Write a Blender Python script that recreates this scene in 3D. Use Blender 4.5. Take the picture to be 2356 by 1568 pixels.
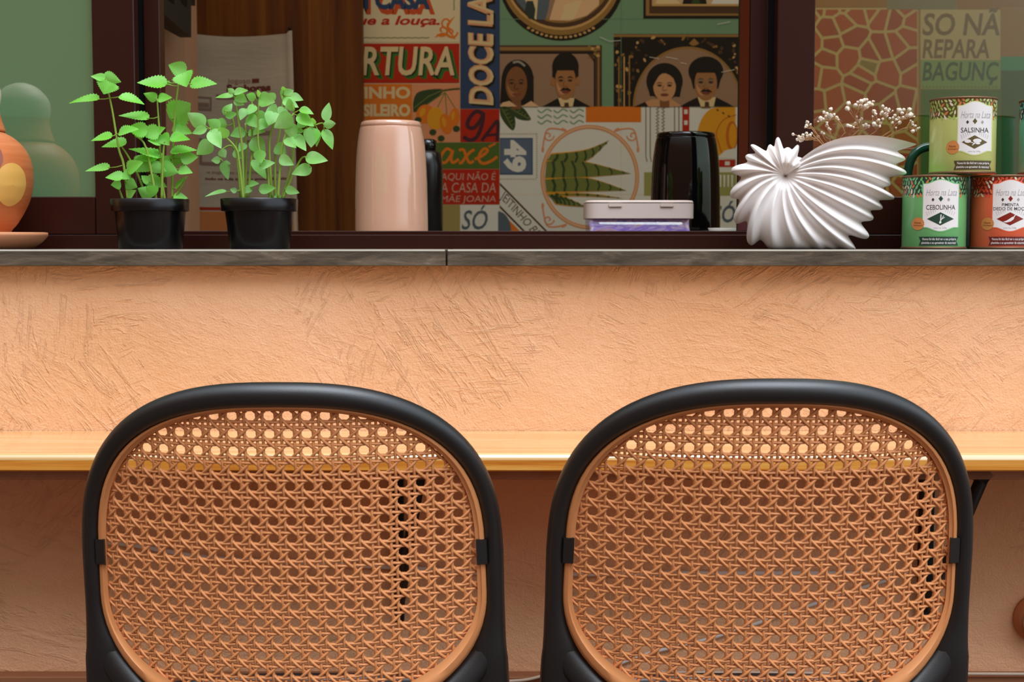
import bpy, math, random
from mathutils import Vector, noise
random.seed(7)
for o in list(bpy.data.objects): bpy.data.objects.remove(o)
scene = bpy.context.scene
COL = scene.collection

# ------------------------------------------------------------------ camera
W_, H_, F_ = 2356.0, 1568.0, 3272.0
EYE, HOR = 1.045, 552.0
PITCH = math.atan((784.0 - HOR) / F_)
cam_d = bpy.data.cameras.new('camera'); cam = bpy.data.objects.new('camera', cam_d); COL.objects.link(cam)
cam_d.sensor_width = 36.0; cam_d.lens = F_ * 36.0 / W_
cam_d.clip_start = 0.05; cam_d.clip_end = 200
cam.location = (0, 0, EYE); cam.rotation_euler = (math.pi / 2 - PITCH, 0, 0)
cam_d.dof.use_dof = True; cam_d.dof.focus_distance = 1.9; cam_d.dof.aperture_fstop = 9.5
scene.camera = cam

# ------------------------------------------------------------------ sky, sun, added room fill, exposure
wd = bpy.data.worlds.new('sky'); scene.world = wd; wd.use_nodes = True
nt = wd.node_tree; nt.nodes.clear()
tc = nt.nodes.new('ShaderNodeTexCoord'); sp = nt.nodes.new('ShaderNodeSeparateXYZ')
bg = nt.nodes.new('ShaderNodeBackground'); ow = nt.nodes.new('ShaderNodeOutputWorld')
nt.links.new(tc.outputs['Generated'], sp.inputs[0])
mr = nt.nodes.new('ShaderNodeMapRange'); mr.inputs[1].default_value = -1; mr.inputs[2].default_value = 1
nt.links.new(sp.outputs['Z'], mr.inputs[0])
def sky_ramp(stops):          # colour of the surroundings by height above the horizon
    rp = nt.nodes.new('ShaderNodeValToRGB'); nt.links.new(mr.outputs[0], rp.inputs[0]); cr = rp.color_ramp
    cr.elements[0].position = stops[0][0]; cr.elements[0].color = (*stops[0][1], 1)
    cr.elements[1].position = stops[-1][0]; cr.elements[1].color = (*stops[-1][1], 1)
    for p_, c_ in stops[1:-1]:
        e = cr.elements.new(p_); e.color = (*c_, 1)
    return rp.outputs[0]
ZEN = (1.15, 1.36, 1.62)
shut = sky_ramp([(0, (.06, .04, .03)), (.49, (.08, .05, .033)), (.52, (.18, .08, .044)), (.66, (.26, .125, .07)), (.76, (.62, .58, .55)), (.85, (1.15, 1.22, 1.30)), (1, ZEN)])
open_ = sky_ramp([(0, (.12, .09, .07)), (.49, (.34, .27, .20)), (.53, (.80, .84, .88)), (.60, (1.35, 1.52, 1.70)), (1, ZEN)])
mx_ = nt.nodes.new('ShaderNodeMapRange'); mx_.interpolation_type = 'SMOOTHSTEP'; mx_.inputs[1].default_value = .15; mx_.inputs[2].default_value = .70
nt.links.new(sp.outputs['X'], mx_.inputs[0])
mc = nt.nodes.new('ShaderNodeMix'); mc.data_type = 'RGBA'
nt.links.new(mx_.outputs[0], mc.inputs[0]); nt.links.new(shut, mc.inputs[6]); nt.links.new(open_, mc.inputs[7])
nt.links.new(mc.outputs[2], bg.inputs[0]); nt.links.new(bg.outputs[0], ow.inputs[0])
bg.inputs[1].default_value = 1.0
sun_d = bpy.data.lights.new('sun', 'SUN'); sun = bpy.data.objects.new('sun', sun_d); COL.objects.link(sun)
sun_d.energy = 2.9; sun_d.angle = math.radians(44); sun_d.color = (.94, 1.0, 1.08)
sun.location = (1.5, -2, 5)
sun.rotation_euler = Vector((-.18, .47, -1.0)).to_track_quat('-Z', 'Y').to_euler()
room_fill_d = bpy.data.lights.new('interior_fill', 'AREA'); room_fill = bpy.data.objects.new('interior_fill', room_fill_d); COL.objects.link(room_fill)  # added fill to brighten the room inside; no such lamp is seen
room_fill_d.shape = 'RECTANGLE'; room_fill_d.size = 2.6; room_fill_d.size_y = .25; room_fill_d.energy = 7.2; room_fill_d.color = (1.0, .88, .70)
room_fill.location = (.1, 2.62, 2.60); room_fill.rotation_euler = Vector((0, .5, -1)).to_track_quat('-Z', 'Y').to_euler()
scene.view_settings.view_transform = 'Standard'; scene.view_settings.look = 'None'
scene.view_settings.exposure = 0.0; scene.view_settings.gamma = 1.0; scene.view_settings.use_curve_mapping = False

def P(px, py, Y):
    """world point at distance Y that the photo shows at (px, py)"""
    a = (px - W_ / 2) / F_; b = (H_ / 2 - py) / F_
    dy = math.cos(PITCH) + b * math.sin(PITCH); dz = -math.sin(PITCH) + b * math.cos(PITCH)
    t = Y / dy
    return Vector((a * t, Y, EYE + dz * t))

# ------------------------------------------------------------------ materials
def lin(c):
    return tuple(((v / 255.0) / 12.92 if v / 255.0 <= .04045 else ((v / 255.0 + .055) / 1.055) ** 2.4) for v in c)
MATS = {}
def M(name, rgb, rough=.5, spec=.5, k=1.0, metallic=0, coat=0, sub=0):
    if name in MATS: return MATS[name]
    m = bpy.data.materials.new(name); m.use_nodes = True
    b = m.node_tree.nodes['Principled BSDF']
    c = [min(.92, v / k) for v in lin(rgb)]
    b.inputs['Base Color'].default_value = (*c, 1); b.inputs['Roughness'].default_value = rough
    b.inputs['Specular IOR Level'].default_value = spec; b.inputs['Metallic'].default_value = metallic
    b.inputs['Coat Weight'].default_value = coat
    MATS[name] = m; return m
def nodes(m): return m.node_tree.nodes, m.node_tree.links, m.node_tree.nodes['Principled BSDF']
def obj_coords(m, scale=(1, 1, 1)):
    N, L, b = nodes(m)
    t = N.new('ShaderNodeTexCoord'); mp = N.new('ShaderNodeMapping'); mp.inputs['Scale'].default_value = scale
    L.new(t.outputs['Object'], mp.inputs[0]); return mp.outputs[0]
def add_noise(m, vec, scale, detail=4, rough=.6, dist=0):
    N, L, b = nodes(m); n = N.new('ShaderNodeTexNoise')
    n.inputs['Scale'].default_value = scale; n.inputs['Detail'].default_value = detail
    n.inputs['Roughness'].default_value = rough; n.inputs['Distortion'].default_value = dist
    L.new(vec, n.inputs['Vector']); return n.outputs[0]
def add_ramp(m, fac, stops):
    N, L, b = nodes(m); r = N.new('ShaderNodeValToRGB'); L.new(fac, r.inputs[0])
    r.color_ramp.elements[0].position = stops[0][0]; r.color_ramp.elements[0].color = (*stops[0][1], 1)
    r.color_ramp.elements[1].position = stops[-1][0]; r.color_ramp.elements[1].color = (*stops[-1][1], 1)
    for p, c in stops[1:-1]:
        e = r.color_ramp.elements.new(p); e.color = (*c, 1)
    return r.outputs[0]
def add_bump(m, h, strength, dist=.01, normal=None):
    N, L, b = nodes(m); bp = N.new('ShaderNodeBump'); bp.inputs['Strength'].default_value = strength
    bp.inputs['Distance'].default_value = dist; L.new(h, bp.inputs['Height'])
    if normal: L.new(normal, bp.inputs['Normal'])
    L.new(bp.outputs[0], b.inputs['Normal']); return bp.outputs[0]
def math_node(m, op, a, bb):
    N, L, b = nodes(m); n = N.new('ShaderNodeMath'); n.operation = op
    for i, v in enumerate((a, bb)):
        if isinstance(v, (int, float)): n.inputs[i].default_value = v
        else: L.new(v, n.inputs[i])
    return n.outputs[0]

# plaster with trowel strokes
m_plaster = M('orange_plaster', (240, 178, 128), .85, .2)
N, L, b = nodes(m_plaster)
v = obj_coords(m_plaster)
def trowel(cell, seed, sx, sz, jit):
    """straight scraped strokes, one direction per loose patch of wall"""
    of = N.new('ShaderNodeMapping'); of.inputs['Location'].default_value = (seed, 0, seed * .7); L.new(v, of.inputs[0])
    dn = N.new('ShaderNodeTexNoise'); dn.inputs['Scale'].default_value = 7; dn.inputs['Detail'].default_value = 3; L.new(of.outputs[0], dn.inputs['Vector'])
    ds = N.new('ShaderNodeVectorMath'); ds.operation = 'MULTIPLY_ADD'; ds.inputs[1].default_value = (jit, 0, jit); L.new(dn.outputs[1], ds.inputs[0]); L.new(of.outputs[0], ds.inputs[2])
    vo = N.new('ShaderNodeTexVoronoi'); vo.feature = 'F1'; vo.inputs['Scale'].default_value = cell; L.new(ds.outputs[0], vo.inputs['Vector'])
    se = N.new('ShaderNodeSeparateXYZ'); L.new(vo.outputs['Color'], se.inputs[0])
    ang = math_node(m_plaster, 'MULTIPLY', math_node(m_plaster, 'SUBTRACT', se.outputs[0], .42), 2.6)
    vr = N.new('ShaderNodeVectorRotate'); vr.rotation_type = 'Y_AXIS'; L.new(of.outputs[0], vr.inputs['Vector']); L.new(ang, vr.inputs['Angle'])
    mp = N.new('ShaderNodeMapping'); mp.inputs['Scale'].default_value = (sx, 1, sz); L.new(vr.outputs[0], mp.inputs[0])
    st = add_noise(m_plaster, mp.outputs[0], 1.0, 4, .62, .6)
    rr = add_ramp(m_plaster, st, [(.44, (0, 0, 0)), (.55, (.18, .18, .18)), (.62, (1, 1, 1)), (.655, (.15, .15, .15)), (.75, (.5, .5, .5))])
    am = N.new('ShaderNodeMapRange'); am.inputs[1].default_value = .25; am.inputs[2].default_value = .85; L.new(se.outputs[1], am.inputs[0])
    return math_node(m_plaster, 'MULTIPLY', rr, am.outputs[0])
h1 = math_node(m_plaster, 'ADD', math_node(m_plaster, 'MULTIPLY', trowel(5.5, 0, 13, 72, .26), .75), math_node(m_plaster, 'MULTIPLY', trowel(9, 3.3, 20, 130, .2), .55))
h2 = math_node(m_plaster, 'MULTIPLY', add_noise(m_plaster, v, 75, 5, .68), 1.0)
h3 = math_node(m_plaster, 'MULTIPLY', add_noise(m_plaster, v, 300, 2, .5), .25)
hh = math_node(m_plaster, 'ADD', math_node(m_plaster, 'ADD', h1, h2), h3)
add_bump(m_plaster, hh, .62, .0038)
pc = add_noise(m_plaster, v, 5, 4)
L.new(add_ramp(m_plaster, pc, [(.3, lin((231, 176, 129))), (.7, lin((240, 189, 147)))]), b.inputs['Base Color'])

m_stone = M('slate_stone', (120, 110, 95), .55, .4)
v = obj_coords(m_stone, (5, 5, 30)); n1 = add_noise(m_stone, v, 2.0, 8, .7, .6)
N, L, b = nodes(m_stone)
L.new(add_ramp(m_stone, n1, [(.28, lin((46, 40, 32))), (.48, lin((84, 74, 60))), (.62, lin((110, 98, 82))), (.8, lin((165, 158, 144)))]), b.inputs['Base Color'])
add_bump(m_stone, add_noise(m_stone, obj_coords(m_stone, (1, 1, 3)), 60, 6), .35, .002)
m_stone_edge = M('slate_edge_highlight', (205, 203, 190), .6, .3)  # highlight along the sill's top edge, painted as a pale strip

m_pine = M('varnished_pine', (226, 160, 78), .22, .5, coat=.6)
v = obj_coords(m_pine, (.8, 14, 14)); n1 = add_noise(m_pine, v, 2.5, 6, .6, 1.2)
N, L, b = nodes(m_pine); b.inputs['Coat Roughness'].default_value = .12; b.inputs['Coat Weight'].default_value = .8; b.inputs['Coat IOR'].default_value = 1.6
L.new(add_ramp(m_pine, n1, [(.3, lin((214, 150, 84))), (.5, lin((230, 182, 122))), (.7, lin((242, 206, 152)))]), b.inputs['Base Color'])  # sky sheen on the top is put into these paler pine tones
m_pine_face = M('pine_front_edge', (214, 140, 52), .35, .4)
N, L, b = nodes(m_pine_face); n1 = add_noise(m_pine_face, obj_coords(m_pine_face, (1.2, 14, 30)), 2.5, 5, .6, 1.0)
L.new(add_ramp(m_pine_face, n1, [(.3, lin((188, 104, 26))), (.5, lin((218, 146, 56))), (.7, lin((232, 174, 86)))]), b.inputs['Base Color'])
m_lacquer = M('lacquered_lip', (238, 196, 130), .10, .5, coat=1.0)
N, L, b = nodes(m_lacquer); b.inputs['Coat IOR'].default_value = 2.6; b.inputs['Coat Roughness'].default_value = .08
m_acryl = M('clear_brown_strip', (150, 95, 65), .12, .5)
N, L, b = nodes(m_acryl); b.inputs['Alpha'].default_value = .45

m_black = M('black_plastic', (10, 11, 13), .42, .9)
add_bump(m_black, add_noise(m_black, obj_coords(m_black), 900, 2), .12, .001)
m_cane = M('tan_plastic', (220, 147, 92), .42, .4)
m_frame = M('brown_aluminium', (50, 19, 12), .30, .4)
m_frame_lit = M('brown_aluminium_lit', (108, 44, 22), .35, .5)  # lighter copy of the frame brown: light on the return face painted in
m_gap = M('gasket_gap_black', (10, 8, 8), .5, .3)
m_wood = M('dark_wood_panel', (104, 58, 18), .55, .3)
v = obj_coords(m_wood, (16, 1, .5)); n1 = add_noise(m_wood, v, 2.0, 6, .6, .5)
N, L, b = nodes(m_wood)
L.new(add_ramp(m_wood, n1, [(.3, lin((76, 34, 4))), (.5, lin((112, 60, 10))), (.7, lin((134, 78, 18)))]), b.inputs['Base Color'])
m_inwall = M('inner_plaster', (196, 152, 120), .9, .2)
m_ceil = M('ceiling_white', (190, 185, 175), .9, .2)
m_floor = M('dark_brown_floor', (82, 62, 50), .7, .2)
v = obj_coords(m_floor); add_bump(m_floor, add_noise(m_floor, v, 40, 4), .2, .003)
m_plinth = M('brown_clay_step', (150, 98, 66), .7, .3)
m_white = M('white_plastic', (225, 220, 212), .45, .4)
m_steel = M('black_steel', (14, 13, 13), .5, .4)
m_terra = M('terracotta', (205, 118, 66), .42, .4)
v = obj_coords(m_terra, (2, 2, 40)); N, L, b = nodes(m_terra)
L.new(add_ramp(m_terra, add_noise(m_terra, v, 3, 3), [(.3, lin((196, 104, 54))), (.7, lin((212, 128, 76)))]), b.inputs['Base Color'])
m_saucer = M('pale_terracotta', (206, 140, 100), .6, .3)
m_maroon = M('maroon_paint', (150, 84, 66), .35, .5); m_yellow = M('yellow_paint', (236, 180, 92), .35, .5); m_sand = M('sand_paint', (196, 158, 112), .35, .5); m_cream = M('cream_paint', (226, 212, 190), .4, .5)
m_pot = M('black_pot_plastic', (11, 11, 12), .25, .5)
m_soil = M('potting_soil', (62, 44, 30), .95, .1)
m_ceramic = M('white_matte_ceramic', (244, 238, 234), .8, .15)
m_blossom = M('cream_blossom', (238, 224, 204), .8, .2); m_dry = M('dried_stalk', (196, 150, 106), .8, .2)
m_pink = M('glossy_pink_plastic', (238, 184, 154), .10, .5, coat=1.0); m_pink.node_tree.nodes['Principled BSDF'].inputs['Coat IOR'].default_value = 1.9
m_gloss = M('glossy_black', (9, 9, 9), .05, .6)
m_satin = M('satin_black', (18, 15, 13), .25, .5)
m_boxlid = M('grey_pink_lid', (226, 208, 198), .4, .4)
m_linen = M('grey_linen', (196, 182, 160), .95, .1)
v = obj_coords(m_linen, (1, 1, 4)); add_bump(m_linen, add_noise(m_linen, v, 12, 3), .16, .01)
m_speaker = M('charcoal_case', (42, 41, 38), .5, .4)
def leaf_mat(name, c1, c2, tr):
    m = M(name, c1, .45, .35); N, L, b = nodes(m)
    n = add_noise(m, obj_coords(m), 28, 3)
    col = add_ramp(m, n, [(.35, lin(c2)), (.65, lin(c1))]); L.new(col, b.inputs['Base Color'])
    t = N.new('ShaderNodeBsdfTranslucent'); t.inputs[0].default_value = (*lin(tr), 1)
    mx = N.new('ShaderNodeMixShader'); mx.inputs[0].default_value = .40
    L.new(b.outputs[0], mx.inputs[1]); L.new(t.outputs[0], mx.inputs[2]); L.new(mx.outputs[0], N['Material Output'].inputs[0])
    return m
m_nettle = leaf_mat('serrated_leaf_green', (160, 236, 124), (130, 220, 74), (180, 250, 90))
m_basil = leaf_mat('smooth_leaf_green', (180, 238, 156), (136, 214, 94), (180, 246, 98))
m_stem = M('green_stem', (142, 172, 70), .5, .3)
# tinted glass: part see-through, part mirror of the street
def glass_mat(name, tint, refl):
    m = bpy.data.materials.new(name); m.use_nodes = True; N = m.node_tree.nodes; L = m.node_tree.links; N.clear()
    o = N.new('ShaderNodeOutputMaterial'); t = N.new('ShaderNodeBsdfTransparent'); g = N.new('ShaderNodeBsdfGlossy')
    t.inputs[0].default_value = (*tint, 1); g.inputs['Roughness'].default_value = .02; g.inputs[0].default_value = (.9, .95, .85, 1)
    mx = N.new('ShaderNodeMixShader'); mx.inputs[0].default_value = refl
    L.new(t.outputs[0], mx.inputs[1]); L.new(g.outputs[0], mx.inputs[2]); L.new(mx.outputs[0], o.inputs[0]); return m
m_glass_l = bpy.data.materials.new('film_backed_glass'); m_glass_l.use_nodes = True
N, L, b = nodes(m_glass_l); b.inputs['Base Color'].default_value = (.11, .235, .112, 1); b.inputs['Roughness'].default_value = .6; b.inputs['Specular IOR Level'].default_value = 0
g_ = N.new('ShaderNodeBsdfGlossy'); g_.inputs[0].default_value = (1, .9, .8, 1); g_.inputs['Roughness'].default_value = .03
mx = N.new('ShaderNodeMixShader'); mx.inputs[0].default_value = .21
L.new(b.outputs[0], mx.inputs[1]); L.new(g_.outputs[0], mx.inputs[2]); L.new(mx.outputs[0], N['Material Output'].inputs[0])
m_glass_r = glass_mat('pale_tinted_glass', (.92, .96, .84), .12)
m_clear = glass_mat('clear_plastic', (.86, .82, .95), .08)

# ------------------------------------------------------------------ mesh building
class MB:
    def __init__(s): s.v = []; s.f = []; s.m = []; s.s = []; s.mats = []
    def mi(s, mat):
        if mat not in s.mats: s.mats.append(mat)
        return s.mats.index(mat)
    def add(s, verts, faces, mat, smooth=False):
        o = len(s.v); s.v += [tuple(p) for p in verts]; i = s.mi(mat)
        for f in faces: s.f.append([o + q for q in f]); s.m.append(i); s.s.append(smooth)
    def box(s, a, b, mat, bev=0):
        x0, y0, z0 = a; x1, y1, z1 = b
        if bev <= 0:
            vs = [(x, y, z) for x in (x0, x1) for y in (y0, y1) for z in (z0, z1)]
            s.add(vs, [(0, 1, 3, 2), (4, 6, 7, 5), (0, 4, 5, 1), (2, 3, 7, 6), (0, 2, 6, 4), (1, 5, 7, 3)], mat); return
        # bevelled box by three nested loops
        vs = []; e = bev
        rings = [((x0 + e, y0 + e), (x1 - e, y1 - e), z0), ((x0, y0), (x1, y1), z0 + e), ((x0, y0), (x1, y1), z1 - e), ((x0 + e, y0 + e), (x1 - e, y1 - e), z1)]
        n = 8
        for (ax, ay), (bx, by), z in rings:
            for x, y in ((ax + e, ay), (bx - e, ay), (bx, ay + e), (bx, by - e), (bx - e, by), (ax + e, by), (ax, by - e), (ax, ay + e)): vs.append((x, y, z))
        fs = [tuple(range(n - 1, -1, -1)), tuple(range(3 * n, 4 * n))]
        for r in range(3):
            for i in range(n): j = (i + 1) % n; fs.append((r * n + i, r * n + j, (r + 1) * n + j, (r + 1) * n + i))
        s.add(vs, fs, mat)
    def prism(s, pts, d, mat):
        """pts: ordered 3D outline, d: extrusion vector"""
        n = len(pts); d = Vector(d); vs = [Vector(p) for p in pts] + [Vector(p) + d for p in pts]
        fs = [tuple(range(n)), tuple(range(2 * n - 1, n - 1, -1))] + [(i, i + n, (i + 1) % n + n, (i + 1) % n) for i in range(n)]
        s.add(vs, fs, mat)
    def rings(s, rings, mat, smooth=True, closed=True, cap=True, loop=False):
        n = len(rings[0]); vs = [p for r in rings for p in r]; fs = []
        R = len(rings)
        for k in range(R if loop else R - 1):
            k2 = (k + 1) % R
            for i in range(n if closed else n - 1):
                j = (i + 1) % n; fs.append((k * n + i, k * n + j, k2 * n + j, k2 * n + i))
        if cap and not loop: fs += [tuple(range(n - 1, -1, -1)), tuple(range((R - 1) * n, R * n))]
        s.add(vs, fs, mat, smooth)
    def tube(s, pts, rad, mat, n=8, depth=None, flat=None, cap=True):
        """sweep an ellipse; rad number or list; depth = radius along 'flat' axis"""
        pts = [Vector(p) for p in pts]; rings = []
        for i, p in enumerate(pts):
            t = (pts[min(i + 1, len(pts) - 1)] - pts[max(i - 1, 0)]).normalized()
            up = Vector(flat) if flat else (Vector((0, 1, 0)) if abs(t.y) < .8 else Vector((0, 0, 1)))
            a = t.cross(up).normalized(); c = a.cross(t).normalized()
            r = rad[i] if isinstance(rad, (list, tuple)) else rad
            d = (depth[i] if isinstance(depth, (list, tuple)) else depth) if depth else r
            rings.append([p + a * math.cos(q) * r + c * math.sin(q) * d for q in [2 * math.pi * w / n for w in range(n)]])
        s.rings(rings, mat, cap=cap)
    def lathe(s, prof, c, mat, n=48, smooth=True, cap=True):
        rings = [[(c[0] + r * math.cos(2 * math.pi * i / n), c[1] + r * math.sin(2 * math.pi * i / n), c[2] + z) for i in range(n)] for r, z in prof]
        s.rings(rings, mat, smooth=smooth, cap=cap)
    def build(s, name, parent=None, loc=None, autosmooth=None):
        me = bpy.data.meshes.new(name); off = Vector(loc) if loc is not None else Vector((0, 0, 0))
        me.from_pydata([tuple(Vector(p) - off) for p in s.v], [], s.f)
        for m in s.mats: me.materials.append(m)
        me.polygons.foreach_set('material_index', s.m); me.polygons.foreach_set('use_smooth', s.s); me.update()
        o = bpy.data.objects.new(name, me); COL.objects.link(o)
        if parent:
            o.parent = parent; o.location = off - parent_world(parent)
        else: o.location = off
        if autosmooth: me.set_sharp_from_angle(angle=math.radians(autosmooth))
        return o
def parent_world(o):
    l = Vector(o.location)
    while o.parent: o = o.parent; l += Vector(o.location)
    return l
def tag(o, label, cat, group=None):
    o['label'] = label; o['category'] = cat
    if group: o['group'] = group
    return o
def thing(name, loc, label, cat, group=None):
    o = bpy.data.objects.new(name, None); COL.objects.link(o); o.location = loc; o.empty_display_size = .05
    return tag(o, label, cat, group)
def struct(o): o['kind'] = 'structure'; return o
def sempty(name, loc):
    o = bpy.data.objects.new(name, None); COL.objects.link(o); o.location = loc; o['kind'] = 'structure'; return o

# flat lettering -> (verts in unit box, faces)
_tc = {}
def text_mesh(body, bold=.0, shear=0.0, space=1.0):
    key = (body, bold, shear, space)
    if key in _tc: return _tc[key]
    cu = bpy.data.curves.new('t', 'FONT'); cu.body = body; cu.offset = bold; cu.shear = shear; cu.space_character = space
    cu.resolution_u = 3; cu.fill_mode = 'FRONT'
    ob = bpy.data.objects.new('t', cu); COL.objects.link(ob)
    dg = bpy.context.evaluated_depsgraph_get(); me = bpy.data.meshes.new_from_object(ob.evaluated_get(dg))
    vs = [(q.co.x, q.co.y) for q in me.vertices]; fs = [tuple(p.vertices) for p in me.polygons]
    bpy.data.objects.remove(ob); bpy.data.curves.remove(cu); bpy.data.meshes.remove(me)
    x0 = min(p[0] for p in vs); x1 = max(p[0] for p in vs); y0 = min(p[1] for p in vs); y1 = max(p[1] for p in vs)
    vs = [((x - x0) / (x1 - x0), (y - y0) / (y1 - y0)) for x, y in vs]
    _tc[key] = (vs, fs); return _tc[key]

class Paint(MB):
    """flat painted shapes laid in thin coats on a wall or cloth standing at distance Y"""
    def __init__(s, Y): super().__init__(); s.Y = Y; s.c = 0
    def W(s, x, y, lay): return P(x, y, s.Y - lay * .00025)
    def poly(s, pts, mat, lay=1):
        s.c += .02; lay += s.c
        s.add([s.W(x, y, lay) for x, y in pts], [tuple(range(len(pts)))], mat)
    def rect(s, x0, y0, x1, y1, mat, lay=1): s.poly([(x0, y1), (x1, y1), (x1, y0), (x0, y0)], mat, lay)
    def ell(s, cx, cy, rx, ry, mat, lay=1, a0=0, a1=360, n=28, rot=0):
        ps = []
        for i in range(n if a1 - a0 >= 360 else n + 1):
            t = math.radians(a0 + (a1 - a0) * i / n); x = rx * math.cos(t); y = ry * math.sin(t)
            ps.append((cx + x * math.cos(rot) - y * math.sin(rot), cy + x * math.sin(rot) + y * math.cos(rot)))
        s.poly(ps, mat, lay)
    def line(s, pts, w, mat, lay=2, closed=False, taper=False):
        s.c += .02; lay += s.c; pts = [Vector(p) for p in pts]; n = len(pts); Lf = []; Rt = []
        for i in range(n):
            if closed: t = pts[(i + 1) % n] - pts[(i - 1) % n]
            else: t = pts[min(i + 1, n - 1)] - pts[max(i - 1, 0)]
            t = t.normalized() if t.length else Vector((1, 0)); q = Vector((-t.y, t.x))
            ww = w * (1 if not taper else max(.15, math.sin(math.pi * (i + .3) / (n - .4)))) / 2
            Lf.append(pts[i] + q * ww); Rt.append(pts[i] - q * ww)
        o = [s.W(p.x, p.y, lay + .5 * i / n) for i, p in enumerate(Lf)] + [s.W(p.x, p.y, lay + .5 * i / n) for i, p in enumerate(Rt)]
        s.add(o, [(i, (i + 1) % n, n + (i + 1) % n, n + i) for i in range(n if closed else n - 1)], mat)
    def text(s, body, quad, mat, lay=3, bold=.02, shear=0.0, dx=0, dy=0):
        """quad: bl, br, tr, tl in photo pixels"""
        s.c += .02; lay += s.c; vs, fs = text_mesh(body, bold, shear); bl, br, tr, tl = quad; out = []
        for u, w in vs:
            x = (1 - u) * (1 - w) * bl[0] + u * (1 - w) * br[0] + u * w * tr[0] + (1 - u) * w * tl[0]
            y = (1 - u) * (1 - w) * bl[1] + u * (1 - w) * br[1] + u * w * tr[1] + (1 - u) * w * tl[1]
            out.append(s.W(x + dx, y + dy, lay))
        s.add(out, fs, mat)
    def tbox(s, body, x0, y0, x1, y1, mat, **k): s.text(body, ((x0, y1), (x1, y1), (x1, y0), (x0, y0)), mat, **k)
def smooth_path(pts, n=6):
    pts = [Vector(p) for p in pts]; out = []
    for i in range(len(pts) - 1):
        p0 = pts[max(i - 1, 0)]; p1 = pts[i]; p2 = pts[i + 1]; p3 = pts[min(i + 2, len(pts) - 1)]
        for k in range(n):
            t = k / n
            out.append(.5 * ((2 * p1) + (p2 - p0) * t + (2 * p0 - 5 * p1 + 4 * p2 - p3) * t * t + (3 * p1 - p0 - 3 * p2 + p3) * t ** 3))
    out.append(pts[-1]); return out
def spiral(cx, cy, r, turns, a0=0, sgn=1, n=26):
    return [(cx + r * (1 - .85 * i / n) * math.cos(a0 + sgn * turns * 2 * math.pi * i / n), cy + r * (1 - .85 * i / n) * math.sin(a0 + sgn * turns * 2 * math.pi * i / n)) for i in range(n + 1)]

# ------------------------------------------------------------------ depths of the place
YW = 2.13                      # plaster face
YS0, YS1 = 2.105, 2.30         # sill front and back
YR = 2.30                      # window track front
YMUR = 3.50
zs_top = P(1178, 574, YS0).z; zs_bot = P(1178, 612, YS0).z
ST = zs_top

# ------------------------------------------------------------------ setting
mb = MB(); mb.box((-6, -8, -.05), (6, 3.6, 0), m_floor); struct(mb.build('floor'))
mb = MB(); mb.box((-3, YW, 0), (3, YS1 + .02, zs_bot), m_plaster)
struct(mb.build('wall_front'))
mb = MB(); mb.box((-3, YW, 2.35), (3, YS1 + .1, 2.75), m_plaster); struct(mb.build('wall_front_top'))
mb = MB(); mb.box((-3, 2.3, 2.75), (3, 3.63, 2.80), m_ceil); struct(mb.build('ceiling'))
mb = MB(); mb.box((-2.6, YMUR + .012, 0), (2.6, YMUR + .12, 2.75), m_inwall); struct(mb.build('wall_back'))
mb = MB(); mb.box((-2.5, YS1 + .12, 0), (-2.4, YMUR, 2.75), m_inwall); struct(mb.build('wall_left'))
mb = MB(); mb.box((2.4, YS1 + .12, 0), (2.5, YMUR, 2.75), m_inwall); struct(mb.build('wall_right'))
YST = 3.12
xr = P(429, 300, YST).x
mb = MB(); mb.box((-2.4, YST, 0), (xr, YST + .12, 2.75), m_inwall); struct(mb.build('wall_partition'))
YD = 3.42
mb = MB(); x0 = P(395, 300, YD).x; x1 = P(834, 300, YD).x
mb.box((x0, YD, 0), (x1, YD + .045, 2.6), m_wood, .003); struct(mb.build('door_1'))
zc = P(1178, 531, 2.42).z - .012
mb = MB(); mb.box((-1.6, 2.415, zc - .04), (1.6, 2.80, zc), m_stone); mb.box((-1.6, 2.415, 0), (1.6, 2.44, zc - .04), m_inwall)
mb.box((-1.6, 2.44, 0), (1.6, 2.78, .08), m_inwall); tag(mb.build('inner_counter'), 'stone counter running inside along the open serving window', 'counter')
# sill slabs
xj = P(1027, 590, YS0).x
for k, (a, c) in enumerate(((-2.4, xj - .0012), (xj + .0012, 2.4))):
    mb = MB(); mb.box((a, YS0, zs_bot), (c, YS1 + .02, zs_top), m_stone, .0015)
    mb.box((a + .001, YS0 - .0003, zs_top - .0022), (c - .001, YS0 + .004, zs_top + .0004), m_stone_edge)
    struct(mb.build('trim_%d' % (k + 1)))
# window track
zt1 = P(1178, 540, YR).z; zt2 = P(1178, 531, YR + .05).z
mb = MB(); mb.box((-2.4, YR, zs_top - .01), (2.4, YR + .018, zt1), m_frame, .0008); mb.box((-2.4, YR + .018, zs_top - .01), (2.4, YR + .048, zt1 - .008), m_gap)
mb.box((-2.4, YR + .048, zs_top - .01), (2.4, YR + .11, zt2), m_frame, .0008); struct(mb.build('trim_3'))
mb = MB(); mb.box((-2.4, YR, 2.30), (2.4, YR + .11, 2.36), m_frame); struct(mb.build('trim_4'))
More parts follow.
